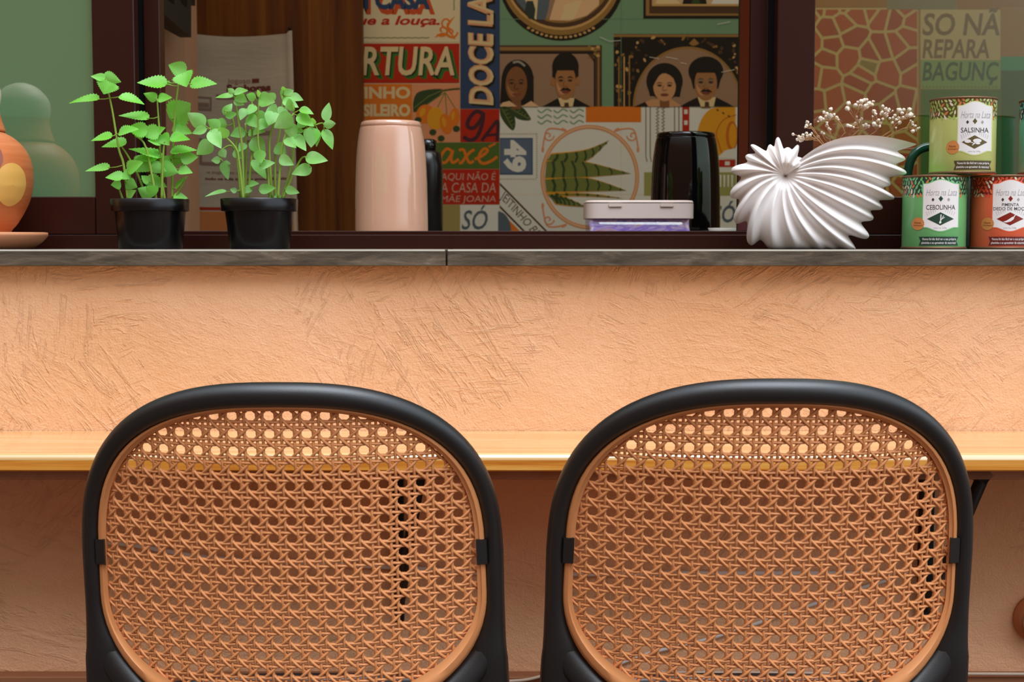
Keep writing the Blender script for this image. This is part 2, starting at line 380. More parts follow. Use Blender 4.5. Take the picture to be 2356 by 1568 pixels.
# sashes
def sash(name, xs_in, xs_far, side, glass, ystile):
    """xs_in: photo x of inner and outer edge of the meeting stile"""
    root = sempty(name, (P(xs_in[0], 300, YR).x, YR + .002, zt1))
    a, c = sorted((P(xs_in[0], 500, YR + .002).x, P(xs_in[1], 450, YR + .002).x))
    far = xs_far; zr = P(1178, 452, YR + .002).z
    mb = MB(); mb.box((a, YR + .002, zt1 + .0003), (c, YR + .030, 2.29), m_frame, .0015)
    lo, hi = sorted((far, c if side < 0 else a))
    e = .0008
    if side < 0: mb.box((far, YR + .0025, zt1 + .0003), (a - e, YR + .030, zr), m_frame, .0015)
    else: mb.box((c + e, YR + .0025, zt1 + .0003), (far, YR + .030, zr), m_frame, .0015)
    mb.box((min(far, a), YR + .004, 2.24), (max(far, c), YR + .028, 2.29), m_frame)
    mb.build('sash_frame', root)
    mb = MB(); g0, g1 = (far, a) if side < 0 else (c, far)
    mb.box((g0, YR + .013, zr - .004), (g1, YR + .017, 2.245), glass); mb.build('glass_pane', root)
    return root
w1 = sash('window_1', (316, 219), -2.3, -1, m_glass_l, 0)
w2 = sash('window_2', (1783, 1870), 2.3, 1, m_glass_r, 0)
def slid(root, xa, xb, side):
    a, c = sorted((P(xa, 300, YR + .052).x, P(xb, 300, YR + .052).x))
    mb = MB(); mb.box((a, YR + .052, zt2 + .0003), (c, YR + .085, 2.29), m_frame, .0012); mb.build('inner_stile', root)
    q = P(1698, 300, YR + .10).x if side > 0 else P(374, 300, YR + .10).x
    mb = MB()
    g_ = (c + .0006, c + .05) if side > 0 else (a - .05, a - .0006); mb.box((g_[0], YR + .06, zt2 + .0003), (g_[1], YR + .08, 2.29), m_gap)  # added black strip stands in for the dark gap between the stiles
    if side > 0:
        mb.box((q, YR + .0855, zt2 - .01), (q + .035, YR + .108, 2.29), m_gap)
        mb.prism([(a - .0008, YR + .053, zt2 + .001), (a - .0008, YR + .085, zt2 + .001), (q - .001, YR + .085, zt2 + .001)], (0, 0, 2.285 - zt2), m_frame_lit)
    else:
        mb.box((q - .03, YR + .0855, zt2 - .01), (q + .004, YR + .108, 2.29), m_gap)
    mb.build('gasket_and_gap', root)
slid(w1, 334, 371, -1); slid(w2, 1723, 1764, 1)

# ------------------------------------------------------------------ wall counter (table)
YT0 = 1.90
zt = P(1178, 1043, YT0).z; ztb = P(1178, 1084, YT0 + .001).z
tb = thing('wall_counter', (0, 2.0, zt), 'varnished pine counter shelf on black brackets along the orange wall', 'counter')
prof = []
r = .009
for i in range(7): a = math.pi / 2 * i / 6; prof.append((YT0 + r - r * math.sin(a), zt - r + r * math.cos(a)))
prof = [(YW - .001, zt)] + prof
prof += [(YT0, ztb + .002), (YT0 + .002, ztb), (YW - .001, ztb)]
mb = MB(); mb.rings([[(x, y, z) for y, z in prof] for x in (-2.3, 2.3)], m_pine, smooth=False)
fi, li_ = mb.mi(m_pine_face), mb.mi(m_lacquer)
for i in range(len(prof)):
    if 1 <= i <= 6: mb.m[i] = li_; mb.s[i] = True
    elif 7 <= i <= 8: mb.m[i] = fi
mb.build('tabletop', tb)
zst = P(1178, 1103, YT0 + .012).z
mb = MB(); mb.box((-2.3, YT0 + .012, zst), (2.3, YT0 + .030, ztb - .0002), m_acryl, .001); mb.build('edge_strip', tb)
def bracket(px_wall, px_front, w):
    root = MB(); xw = P(px_wall, 1250, YW).x; xf = P(px_front, 1100, YT0 + .05).x
    zb = P(px_wall, 1428, YW - .01).z
    root.box((xw - w, YW - .016, zb), (xw + w, YW - .001, ztb - .0004), m_steel, .001)
    top = Vector((xf, YT0 + .05, ztb - .014)); bot = Vector((xw, YW - .018, zb + .02))
    root.tube([top, bot], w, m_steel, 4, depth=.006)
    root.tube([Vector((xf, YT0 + .04, ztb - .0125)), Vector((xw, YW - .017, ztb - .0125))], .012, m_steel, 4)
    return root.build('bracket', tb)
bracket(918, 966, .008); bracket(2126, 2262, .010)

# ------------------------------------------------------------------ cables and fittings under the counter
def wall_tube(name, pts, rad, mat, label, cat, n=8):
    ps = smooth_path([P(x, y, YW - rad - .0015) for x, y in pts], 6); mb = MB(); mb.tube(ps, rad, mat, n); return tag(mb.build(name), label, cat)
wall_tube('cable_conduit', [(196, 1243), (300, 1252), (480, 1282), (700, 1294), (860, 1302), (1106, 1316)], .0038, m_white, 'white cable conduit on the shaded wall behind the left chair back', 'conduit')
wall_tube('cable_conduit', [(1304, 1320), (1690, 1318), (2000, 1318), (2226, 1316)], .0038, m_white, 'white cable conduit on the shaded wall behind the right chair back', 'conduit')
wall_tube('loose_cable', [(1400, 1535), (1500, 1500), (1640, 1466), (1850, 1396), (2000, 1346), (2060, 1330)], .0028, m_white, 'thin white cable climbing diagonally behind the right chair back', 'cable')
c = P(2385, 1420, YW)
def vlathe(prof, c, mat, mb, n=40):
    mb.rings([[(c[0] + r * math.cos(2 * math.pi * i / n), c[1] - d, c[2] + r * math.sin(2 * math.pi * i / n)) for i in range(n)] for r, d in prof], mat)
ft = thing('wall_fitting', (c.x, YW, c.z), 'round cream wall fitting at the right edge low on the orange wall', 'wall fitting')
mb = MB(); vlathe([(.037, .001), (.037, .008), (.032, .012), (.032, .02)], c, M('clay_flange', (196, 122, 76), .6), mb); mb.build('flange', ft)
mb = MB(); vlathe([(.029, .021), (.029, .034), (.026, .038), (.020, .038), (.018, .034), (.004, .032)], c, M('cream_ceramic', (214, 196, 170), .4), mb); mb.build('cap', ft)
# low plinth
zp = P(1250, 1556, YW - .03).z
mb = MB(); mb.box((-3, YW - .03, 0), (3, YW - .0005, zp), m_plinth, .002); struct(mb.build('trim_5'))
mb = MB(); mb.tube(smooth_path([(-1.2, YW - .036, zp - .015), P(900, 1590, YW - .036), P(1150, 1568, YW - .036), P(1210, 1563, YW - .036), P(1290, 1549, YW - .036), P(1500, 1546, YW - .036), (1.2, YW - .036, zp + .004)], 6), .0025, M('grey_cable', (196, 172, 150), .5), 6)
tag(mb.build('floor_cable'), 'pale thin cable sagging along the low step between the chairs', 'cable')

# ------------------------------------------------------------------ chairs
CY0 = 1.62; CZ0 = P(1178, 1260, CY0).z; REC = math.radians(10); KCURV = 1.25
def surf(u, v, d=0.0):
    """back shell: u across, v up along the reclined back, d towards the viewer; relative to the chair's own centre x"""
    return Vector((u, CY0 + KCURV * u * u - v * math.sin(REC) - d * math.cos(REC), CZ0 + v * math.cos(REC) - d * math.sin(REC)))
def proj(p):
    """outline units: offsets as seen square-on"""
    q = p - Vector((0, 0, EYE)); yy = q.y * math.cos(PITCH) - q.z * math.sin(PITCH); zz = q.y * math.sin(PITCH) + q.z * math.cos(PITCH)
    return q.x / yy * F_, 784 - zz / yy * F_
def unproj(du, py, d=0.0):
    u = du * CY0 / F_; v = -(py - 1260) * CY0 / F_
    for _ in range(12):
        a, b2 = proj(surf(u, v, d)); u += (du - a) * CY0 / F_; v += (b2 - py) * CY0 / F_ * 1.0
    return surf(u, v, d)
def sup(a, top, y0, bot, y1, ntop=2.7, nbot=2.05):
    """closed outline: upper superellipse, straight sides y0..y1, lower curve"""
    pts = []
    K = 40
    for i in range(K + 1):
        t = math.pi * i / K; c_, s_ = math.cos(t), math.sin(t)
        pts.append((-a * math.copysign(abs(c_) ** (2 / ntop), c_), y0 - (y0 - top) * abs(s_) ** (2 / ntop)))
    for i in range(K + 1):
        t = math.pi * i / K; c_, s_ = math.cos(t), math.sin(t)
        pts.append((a * math.copysign(abs(c_) ** (2 / nbot), c_), y1 + (bot - y1) * abs(s_) ** (2 / nbot)))
    return pts
def inside(du, py, a, top, y0, bot, y1, ntop=2.7, nbot=2.05):
    if py < y0: return (abs(du) / a) ** ntop + ((y0 - py) / (y0 - top)) ** ntop <= 1
    if py > y1: return (abs(du) / a) ** nbot + ((py - y1) / (bot - y1)) ** nbot <= 1
    return abs(du) <= a
PIT = .0211; GAP = .158 * PIT; SR = .00166
def cane_mesh(place, test, U, V, name, parent):
    """six-way cane weave between -U..U and -V..V"""
    mb = MB(); n = 8; per = 10
    def strand(pt, count):
        run = []
        def flush():
            if len(run) > 2:
                rings = []
                for i, (p, w) in enumerate(run):
                    q0 = run[max(i - 1, 0)][0]; q1 = run[min(i + 1, len(run) - 1)][0]
                    du, dv = q1[0] - q0[0], q1[1] - q0[1]; l = math.hypot(du, dv) or 1; a, b2 = -dv / l, du / l
                    ring = []
                    for k in range(n):
                        t = 2 * math.pi * k / n; sx = SR * math.cos(t); dd = math.sin(t); dd = SR * dd if dd > 0 else SR * 3.0 * dd
                        ring.append(place(p[0] + a * sx, p[1] + b2 * sx, w + dd))
                    rings.append(ring)
                mb.rings(rings, m_cane)
            run.clear()
        for i in range(count + 1):
            p, w = pt(i)
            if abs(p[0]) <= U and abs(p[1]) <= V and test(p[0], p[1]): run.append((p, w))
            else: flush()
        flush()
    A = .0010
    NU = int(U / PIT) + 1; NV = int(V / PIT) + 1
    cs = lambda x: math.cos(2 * math.pi * x)
    for i in range(-NU, NU + 1):
        for sg in (-1, 1):
            x = i * PIT + sg * GAP
            strand(lambda k, x=x, sg=sg: ((x, -V - PIT + k * PIT / per), sg * A * .8 * math.sin(2 * math.pi * ((-V - PIT) / PIT + k / per)) - .0002), int(2 * (V + PIT) / PIT * per))
    for j in range(-NV, NV + 1):
        for sg in (-1, 1):
            y = j * PIT + sg * GAP
            strand(lambda k, y=y, sg=sg: ((-U - PIT + k * PIT / per, y), -sg * A * .8 * math.sin(2 * math.pi * ((-U - PIT) / PIT + k / per)) - .0002), int(2 * (U + PIT) / PIT * per))
    Nd = NU + NV + 2
    for q in range(-Nd, Nd + 1):
        c0 = (q + .5) * PIT
        # "/" rises to the right: y = x + c0 ; over the upright pair, under the level pair
        def f1(k, c0=c0):
            x = -U - PIT + k * PIT / per; return (x, x + c0), .0012 * cs(x / PIT) + .0003
        strand(f1, int(2 * (U + PIT) / PIT * per))
        # "\" falls to the right: y = -x + c0 ; over the level pair, under the upright pair
        def f2(k, c0=c0):
            x = -U - PIT + k * PIT / per; return (x, -x + c0), -.0012 * cs(x / PIT) + .0003
        strand(f2, int(2 * (U + PIT) / PIT * per))
    return mb.build(name, parent)

CHX = P(651, 1260, CY0).x
IN = (425, 945, 1262, 1632, 1360, 2.7, 2.0)     # cane opening
OUT = (444, 935, 1262, 1685, 1360, 2.7, 2.0)    # outer edge of tan rim
chair = thing('cane_chair', (0, 1.85, 0), 'left black framed dining chair with tan cane back, pushed up to the counter', 'chair', 'cane back chairs at the counter')
ca = cane_mesh(lambda u, v, w: surf(u, v, w - .002), lambda u, v: inside(*proj(surf(u, v)), IN[0] + 4, IN[1] - 4, IN[2], IN[3] + 5, IN[4], IN[5], IN[6]), .26, .24, 'cane_panel', chair)
# tan rim
po = sup(OUT[0], OUT[1], OUT[2], OUT[3], OUT[4], OUT[5], OUT[6]); pi_ = sup(*IN)
rings = []
for (xo, yo), (xi, yi) in zip(po, pi_):
    f = .45
    rings.append([unproj(xo, yo, -.004), unproj(xo, yo, .0065), unproj(xo + (xi - xo) * .12, yo + (yi - yo) * .12, .0078), unproj(xo + (xi - xo) * f, yo + (yi - yo) * f, .0078),
                  unproj(xo + (xi - xo) * (f + .15), yo + (yi - yo) * (f + .15), .0055), unproj(xi, yi, .0035), unproj(xi, yi, -.006)])
mb = MB(); mb.rings(rings, m_cane, loop=True, cap=False); mb.build('panel_rim', chair, autosmooth=50)
# black bent frame: back hoop and rear legs in one piece
outer = []; inner = []
K = 56
for i in range(K + 1):
    t = math.pi * i / K; c_, s_ = math.cos(t), math.sin(t); e = 2 / 2.7
    outer.append((-478 * math.copysign(abs(c_) ** e, c_), 1262 - 382 * abs(s_) ** e)); inner.append((-443.5 * math.copysign(abs(c_) ** e, c_), 1262 - 326.5 * abs(s_) ** e))
def rim_half(y): return 443.5 * math.sqrt(max(0, 1 - (max(0, y - 1360) / 325) ** 2)) - 1
legl = [(y, 478 - 4 * min(1, (y - 1262) / 200), rim_half(min(y, 1500))) for y in (1290, 1330, 1370, 1400, 1430, 1455, 1480, 1505, 1530, 1570, 1620)]
Lo = [(-a, y) for y, a, b2 in reversed(legl)] + outer + [(a, y) for y, a, b2 in legl]
Li = [(-b2, y) for y, a, b2 in reversed(legl)] + inner + [(b2, y) for y, a, b2 in legl]
cen = []; rad = []; dep = []
for (a, b2), (c_, d_) in zip(Lo, Li):
    p, q = unproj(a, b2, .001), unproj(c_, d_, .001); cen.append((p + q) / 2); rad.append((p - q).length / 2 + .0004); dep.append(.0135)
bot = cen[0]
def leg_tail(p, sg): return [p + Vector((sg * dx, dy, 0)) - Vector((0, 0, p.z * t)) for t, dx, dy in ((.25, .003, .0), (.5, .006, -.008), (.75, .010, -.02), (1, .014, -.036))]
Lt = leg_tail(cen[0], -1); Rt = leg_tail(cen[-1], 1)
cen = list(reversed(Lt)) + cen + Rt
rt = [.0175, .0165, .015, .0135]; rad = list(reversed(rt)) + rad + rt; dep = [.012, .013, .014, .0145] + dep + [.0145, .014, .013, .012]
mb = MB(); mb.tube(cen, rad, m_black, 18, depth=dep, flat=(0, 1, 0)); mb.build('back_frame', chair)
# lower bar hugging the rim
bar = []; br = []
for i in range(33):
    t = math.radians(7 + 166 * i / 32); c_, s_ = math.cos(t), math.sin(t); e_ = min(i, 32 - i)
    bar.append(unproj((OUT[0] + 20) * c_, 1372 + (OUT[3] + 26 - 1372) * abs(s_), -.001)); br.append(.007 + .0115 * math.sin(math.pi / 2 * min(1, e_ / 5)) - .006 * max(0, min(1, (e_ - 5) / 6)))
mb = MB(); mb.tube(bar, br, m_black, 28, depth=.012, flat=(0, 1, 0)); mb.build('lower_bar', chair)
for sg in (-1, 1):
    mb = MB(); p = [unproj(sg * 450, 1241, .006), unproj(sg * 450, 1299, .006)]
    a0 = [unproj(sg * x, y, d) for x, y, d in ((452, 1238, .002), (452, 1300, .002), (427, 1300, .002), (427, 1238, .002))]
    a1 = [unproj(sg * x, y, d) for x, y, d in ((450, 1241, .0115), (450, 1297, .0115), (428, 1297, .0105), (428, 1241, .0105))]
    mb.rings([a0, a1], m_black, smooth=False); mb.build('clip', chair)
# seat
SZ = .430; SY0, SY1, SW = 1.69, 1.975, .225
def seat_pt(a): 
    c_, s_ = math.cos(a), math.sin(a); e = 2 / 3.6
    return Vector((SW * math.copysign(abs(c_) ** e, c_), (SY0 + SY1) / 2 + (SY1 - SY0) / 2 * math.copysign(abs(s_) ** e, s_), SZ))
ps = [seat_pt(2 * math.pi * i / 64) for i in range(64)]
mb = MB(); rings = []
cc = Vector((0, (SY0 + SY1) / 2, SZ))
for p in ps:
    dv = (p - cc).normalized(); rings.append([p + dv * math.cos(q) * .014 + Vector((0, 0, math.sin(q) * .016 - .012)) for q in [2 * math.pi * w / 10 for w in range(10)]])
mb.rings(rings, m_black, loop=True, cap=False); mb.build('seat_frame', chair)
cane_mesh(lambda u, v, w: Vector((u, (SY0 + SY1) / 2 + v, SZ - .003 + w - 0.012 * (1 - (u / SW) ** 2))), lambda u, v: (abs(u) / (SW - .008)) ** 3.6 + (abs(v) / ((SY1 - SY0) / 2 - .008)) ** 3.6 < 1, SW, (SY1 - SY0) / 2, 'cane_seat', chair)
for sg in (-1, 1):
    mb = MB(); mb.tube([(sg * .185, SY1 - .03, SZ - .015), (sg * .19, SY1 - .022, .3), (sg * .2, SY1 - .005, 0)], [.018, .015, .011], m_black, 14); mb.build('front_leg', chair)
    q = cen[len(Lt)] if sg < 0 else cen[-len(Rt) - 1]
    mb = MB(); mb.tube([q + Vector((0, 0, -.06)), Vector((sg * .205, SY0 + .03, SZ - .012)), Vector((sg * .215, SY0 + .12, SZ - .014))], [.017, .014, .010], m_black, 12); mb.build('seat_support', chair)
def dup(root, label):
    r_ = root.copy(); COL.objects.link(r_); r_['label'] = label
    for ch in list(root.children):
        k = ch.copy(); COL.objects.link(k); k.parent = r_
    return r_
chair.location = (CHX, 1.85, 0)
ch2 = dup(chair, 'right black framed dining chair with tan cane back, nearest the painted tins')
ch2.location = (P(1773, 1260, 1.61).x, 1.85 - .010, 0); ch2.scale = (1.006, 1.006, 1.006)

# ------------------------------------------------------------------ gourd ornament and saucer
YG = 2.195
gx = P(-66, 450, YG).x; s_ = YG / F_
zg = P(-66, 534, YG).z
sau = MB(); r0 = 166 * s_; hz = zg - ST
sau.lathe([(r0 * .62, .0004), (r0 * .80, .001), (r0 * .93, hz * .45), (r0, hz * .8), (r0 * .995, hz * .98), (r0 * .95, hz), (r0 * .8, hz * .72), (r0 * .55, hz * .62), (.01, hz * .60)], (gx, YG, ST), m_saucer, 56)
tag(sau.build('clay_saucer'), 'pale clay saucer under the spotted gourd at the left end of the sill', 'saucer')
gr = thing('gourd_ornament', (gx, YG, ST + hz * .62), 'terracotta gourd ornament painted with maroon, yellow and sand spots, left end of sill', 'ornament')
gprof_px = [(534, 84), (531, 86), (515, 99), (490, 114), (460, 128), (430, 135), (400, 136.5), (375, 134), (350, 125), (330, 111), (315, 94), (307, 80), (304, 76)]
gp = [(r * s_, P(-66, y, YG).z) for y, r in gprof_px]
gp[0] = (gp[0][0], ST + hz * .62 + .0006)
def gr_r(z):
    for (r1, z1), (r2, z2) in zip(gp, gp[1:]):
        if z1 <= z <= z2: return r1 + (r2 - r1) * (z - z1) / (z2 - z1)
    return gp[-1][0]
gs = smooth_path([(r, z, 0) for r, z in gp], 4)
mb = MB(); mb.lathe([(p[0], p[1]) for p in gs], (gx, YG, 0), m_terra, 64); mb.build('body', gr)
ng = [(303, 77), (298, 78), (280, 72), (260, 67), (243, 66), (230, 69), (215, 70), (195, 66), (175, 52), (160, 34), (152, 12)]
nk = [(r * s_, P(-66, y, YG).z) for y, r in ng]
lo = smooth_path([(r, z, 0) for r, z in nk[:5]], 4); hi = smooth_path([(r, z, 0) for r, z in nk[4:]], 4)
mb = MB(); mb.lathe([(p[0], p[1]) for p in lo], (gx, YG, 0), m_terra, 48, cap=False); mb.lathe([(p[0], p[1]) for p in hi], (gx, YG, 0), m_cream, 48); mb.build('neck', gr)
def spot(thc, yc, rth, ry, mat):
    mb = MB(); vs = []; fs = []; nr, na = 6, 36
    for i in range(nr + 1):
        for k in range(na):
            a = 2 * math.pi * k / na; th = math.radians(thc + rth * i / nr * math.cos(a)); y = yc + ry * i / nr * math.sin(a)
            z = P(-66, y, YG).z; r = gr_r(z) + .0007
            vs.append((gx + r * math.sin(th), YG - r * math.cos(th), z))
    for i in range(nr):
        for k in range(na): fs.append((i * na + k, i * na + (k + 1) % na, (i + 1) * na + (k + 1) % na, (i + 1) * na + k))
    mb.add(vs, fs, mat, True); mb.build('painted_spot', gr)
spot(33, 360, 19, 44, m_maroon); spot(61, 427, 19, 49, m_yellow); spot(24, 482, 20, 44, m_sand); spot(-4, 405, 16, 38, m_yellow); spot(-30, 350, 17, 34, m_sand); spot(-22, 480, 18, 38, m_maroon)

# ------------------------------------------------------------------ potted herbs
YP = 2.172
def leaf_obj(parent, base, tip, w, att, mat, serr, curl=.12):
    """blade from base to tip; w apparent width in photo pixels"""
    Yb = att.y - random.uniform(-.004, .012); Yt = Yb + random.uniform(-.022, .010)
    A = P(base[0], base[1], Yb); B = P(tip[0], tip[1], Yt); ax = B - A; Ln = ax.length
    ax2 = Vector((ax.x, 0, ax.z)).normalized(); perp = Vector((-ax2.z, 0, ax2.x))
    if perp.z < 0: perp = -perp
    wm = w * 1.12 * Yb / F_; Wr = max(wm, Ln * (.62 if serr else .55)); dpt = math.sqrt(max(0, Wr * Wr - wm * wm))
    cross = (perp * wm + Vector((0, dpt, 0)) * 1.0) / 2
    nrm = ax.cross(cross).normalized()
    if nrm.z < 0: nrm = -nrm
    n = 20 if serr else 12; mb = MB(); vs = []; fs = []
    for i in range(n + 1):
        t = i / n
        prof_ = (math.sin(math.pi * min(1, t ** (.60 if serr else .72))) ** .85) * (1 - .2 * t) * 1.12 if 0 < t < 1 else .0
        if serr and 0 < t < 1: prof_ *= (1.02 + (.11 if i % 2 else -.09))
        mid = A + ax * t - nrm * (curl * Ln * (t - .35) ** 2)
        for j, q in enumerate((-1, -.5, 0, .5, 1)):
            p = mid + cross * q * prof_ + nrm * (abs(q) * .10 * Wr * prof_ - .02 * Wr * (j % 2) * (1 if i % 2 else -1) * (1 if serr else .2))
            vs.append(p)
    for i in range(n):
        for j in range(4): a = i * 5 + j; fs.append((a, a + 1, a + 6, a + 5))
    mb.add(vs, fs, mat, True)
    if (att - A).length > .002: mb.tube([att, (att + A) / 2 + Vector((0, 0, -.001)), A + ax * .08], [.0009, .0008, .0006], m_stem, 5)
    return mb.build('leaf', parent)
def herb(name, label, pxc, ptop, rtop, rbot, rimh, stems, leaves, mat, serr, conv):
    root = thing(name, (P(pxc, 572, YP).x, YP, ST), label, 'potted plant', 'potted herbs on the sill')
    cx = P(pxc, 560, YP).x; s = YP / F_; zt_ = P(pxc, ptop, YP).z; H = zt_ - ST; rh = rimh * s
    rt_, rb_ = rtop * s, rbot * s; rm = rb_ + (rt_ * .93 - rb_) * ((H - rh) / H)
    mb = MB(); mb.lathe([(rb_ * .55, .0035), (rb_ * .93, .0035), (rb_, .0007), (rb_ * 1.01, .003), (rm, H - rh - .001), (rt_ * .985, H - rh), (rt_ * .99, H - rh + .002), (rt_, H - .001), (rt_ * .985, H), (rt_ * .955, H - .0005), (rt_ * .90, H - .012), (.004, H - .013)], (cx, YP, ST), m_pot, 64)
    for k in range(8):
        a = 2 * math.pi * (k + .3) / 8
        mb.box((cx + rb_ * .82 * math.cos(a) - .006, YP + rb_ * .82 * math.sin(a) - .006, ST + .0004), (cx + rb_ * .82 * math.cos(a) + .006, YP + rb_ * .82 * math.sin(a) + .006, ST + .005), m_pot, .001)
    mb.build('pot', root, autosmooth=50)
    mb = MB(); vs = [(cx, YP, zt_ - .003)]; na = 40
    for i in range(1, 7):
        for k in range(na):
            a = 2 * math.pi * k / na; r = rt_ * .91 * i / 6; vs.append((cx + r * math.cos(a), YP + r * math.sin(a), zt_ - .007 + random.uniform(0, .006) * (i < 6)))
    fs = [(0, 1 + k, 1 + (k + 1) % na) for k in range(na)] + [(1 + i * na + k, 1 + (i + 1) * na + k, 1 + (i + 1) * na + (k + 1) % na, 1 + i * na + (k + 1) % na) for i in range(5) for k in range(na)]
    mb.add(vs, fs, m_soil); mb.build('soil', root)
    st_obj = []
    for k, sp_ in enumerate(stems):
        y0 = YP + ((k * 37) % 7 - 3) * .008; pts = []
        for i, p in enumerate(sp_):
            x, y = conv(p); q = P(x, y, y0 - .01 * i / len(sp_)); 
            if i == 0: q.z = min(q.z, zt_ - .004)
            pts.append(q)
        pts = smooth_path(pts, 5); n = len(pts); mb = MB(); mb.tube(pts, [.0021 - .0011 * i / n for i in range(n)], m_stem, 7)
        st_obj.append((mb.build('stem', root), pts))
    for b_, t_, w in leaves:
        b2, t2 = conv(b_), conv(t_); best = None
        for o, pts in st_obj:
            for p in pts:
                a = proj(p); d = math.hypot(a[0] + W_ / 2 - b2[0], a[1] - b2[1])
                if best is None or d < best[0]: best = (d, o, p)
        leaf_obj(best[1], b2, t2, w / (conv.sc), best[2], mat, serr)
    return root
def conv1(p): return p[0] / 2.53, p[1] / 2.53
conv1.sc = 2.53
def conv2(p): return 350 + p[0] / 2.613, p[1] / 2.613
conv2.sc = 2.613
nst = [[(745, 1165), (720, 960), (690, 860), (655, 650), (630, 530), (618, 460)], [(960, 1165), (935, 980), (930, 800), (922, 680), (915, 575)], [(1003, 1165), (1005, 920), (1012, 760), (1028, 580), (1042, 465), (1050, 430)],
       [(860, 1160), (800, 1010), (740, 900), (705, 850)], [(940, 1160), (950, 900), (960, 820)], [(1000, 1165), (1060, 1080), (1080, 1035)], [(720, 1160), (690, 1090)], [(905, 820), (850, 860), (785, 790)]]
nlf = [((612, 455), (528, 442), 40), ((600, 440), (706, 478), 62), ((640, 475), (603, 547), 108), ((578, 575), (400, 592), 46), ((693, 558), (843, 602), 44), ((655, 790), (528, 815), 44), ((690, 775), (805, 745), 52),
       ((738, 828), (590, 850), 52), ((868, 690), (690, 665), 48), ((640, 975), (495, 990), 42), ((720, 1025), (612, 1030), 48), ((705, 1070), (645, 1075), 50), ((735, 1060), (800, 1090), 60),
       ((915, 575), (835, 543), 48), ((920, 575), (1000, 565), 48), ((972, 487), (797, 475), 66), ((968, 478), (998, 490), 22), ((930, 765), (805, 775), 74), ((940, 785), (985, 845), 66), ((860, 760), (735, 745), 74),
       ((940, 915), (750, 858), 42), ((930, 905), (780, 925), 64), ((900, 925), (790, 1000), 80), ((990, 800), (1105, 808), 52), ((1085, 420), (977, 375), 78), ((1062, 425), (1085, 503), 104), ((1105, 490), (1262, 482), 64),
       ((985, 690), (1115, 600), 140), ((1005, 735), (1120, 775), 66), ((990, 882), (1147, 868), 46), ((930, 970), (1040, 1005), 82), ((1040, 985), (1120, 1003), 50), ((1050, 920), (1155, 912), 66), ((985, 920), (1065, 945), 76),
       ((850, 1040), (972, 1085), 66), ((1010, 1140), (1095, 1152), 38), ((890, 1140), (800, 1095), 74), ((910, 1130), (850, 1085), 66), ((740, 1145), (790, 1105), 44), ((740, 990), (830, 940), 70), ((720, 1000), (760, 1040), 66), ((945, 830), (860, 815), 40), ((1020, 1100), (1090, 1020), 30), ((880, 960), (970, 1000), 60),
       ((800, 960), (860, 900), 70), ((1000, 950), (920, 920), 60), ((870, 1060), (820, 1020), 40), ((900, 780), (960, 740), 50)]
herb('potted_herb', 'herb with toothed leaves in black plastic pot, beside the left window post', 347, 458, 88, 71, 27, nst, nlf, m_nettle, True, conv1)
bst = [[(548, 1160), (525, 990), (500, 885), (400, 790), (350, 770)], [(552, 1165), (540, 880), (515, 700), (492, 570)], [(575, 1160), (600, 900), (600, 700), (600, 590)], [(560, 1160), (565, 900), (560, 740)], [(708, 1160), (690, 1000), (640, 880), (640, 610)],
       [(722, 1160), (705, 860), (730, 740), (720, 620)], [(742, 1170), (740, 950), (770, 780), (785, 570)], [(755, 1160), (780, 900), (815, 770), (850, 680)], [(775, 1185), (840, 990), (850, 870), (890, 800), (1000, 745), (1035, 742)], [(530, 800), (490, 740), (435, 665)], [(560, 1080), (500, 900), (420, 900), (410, 950)], [(780, 1160), (880, 980), (920, 940)]]
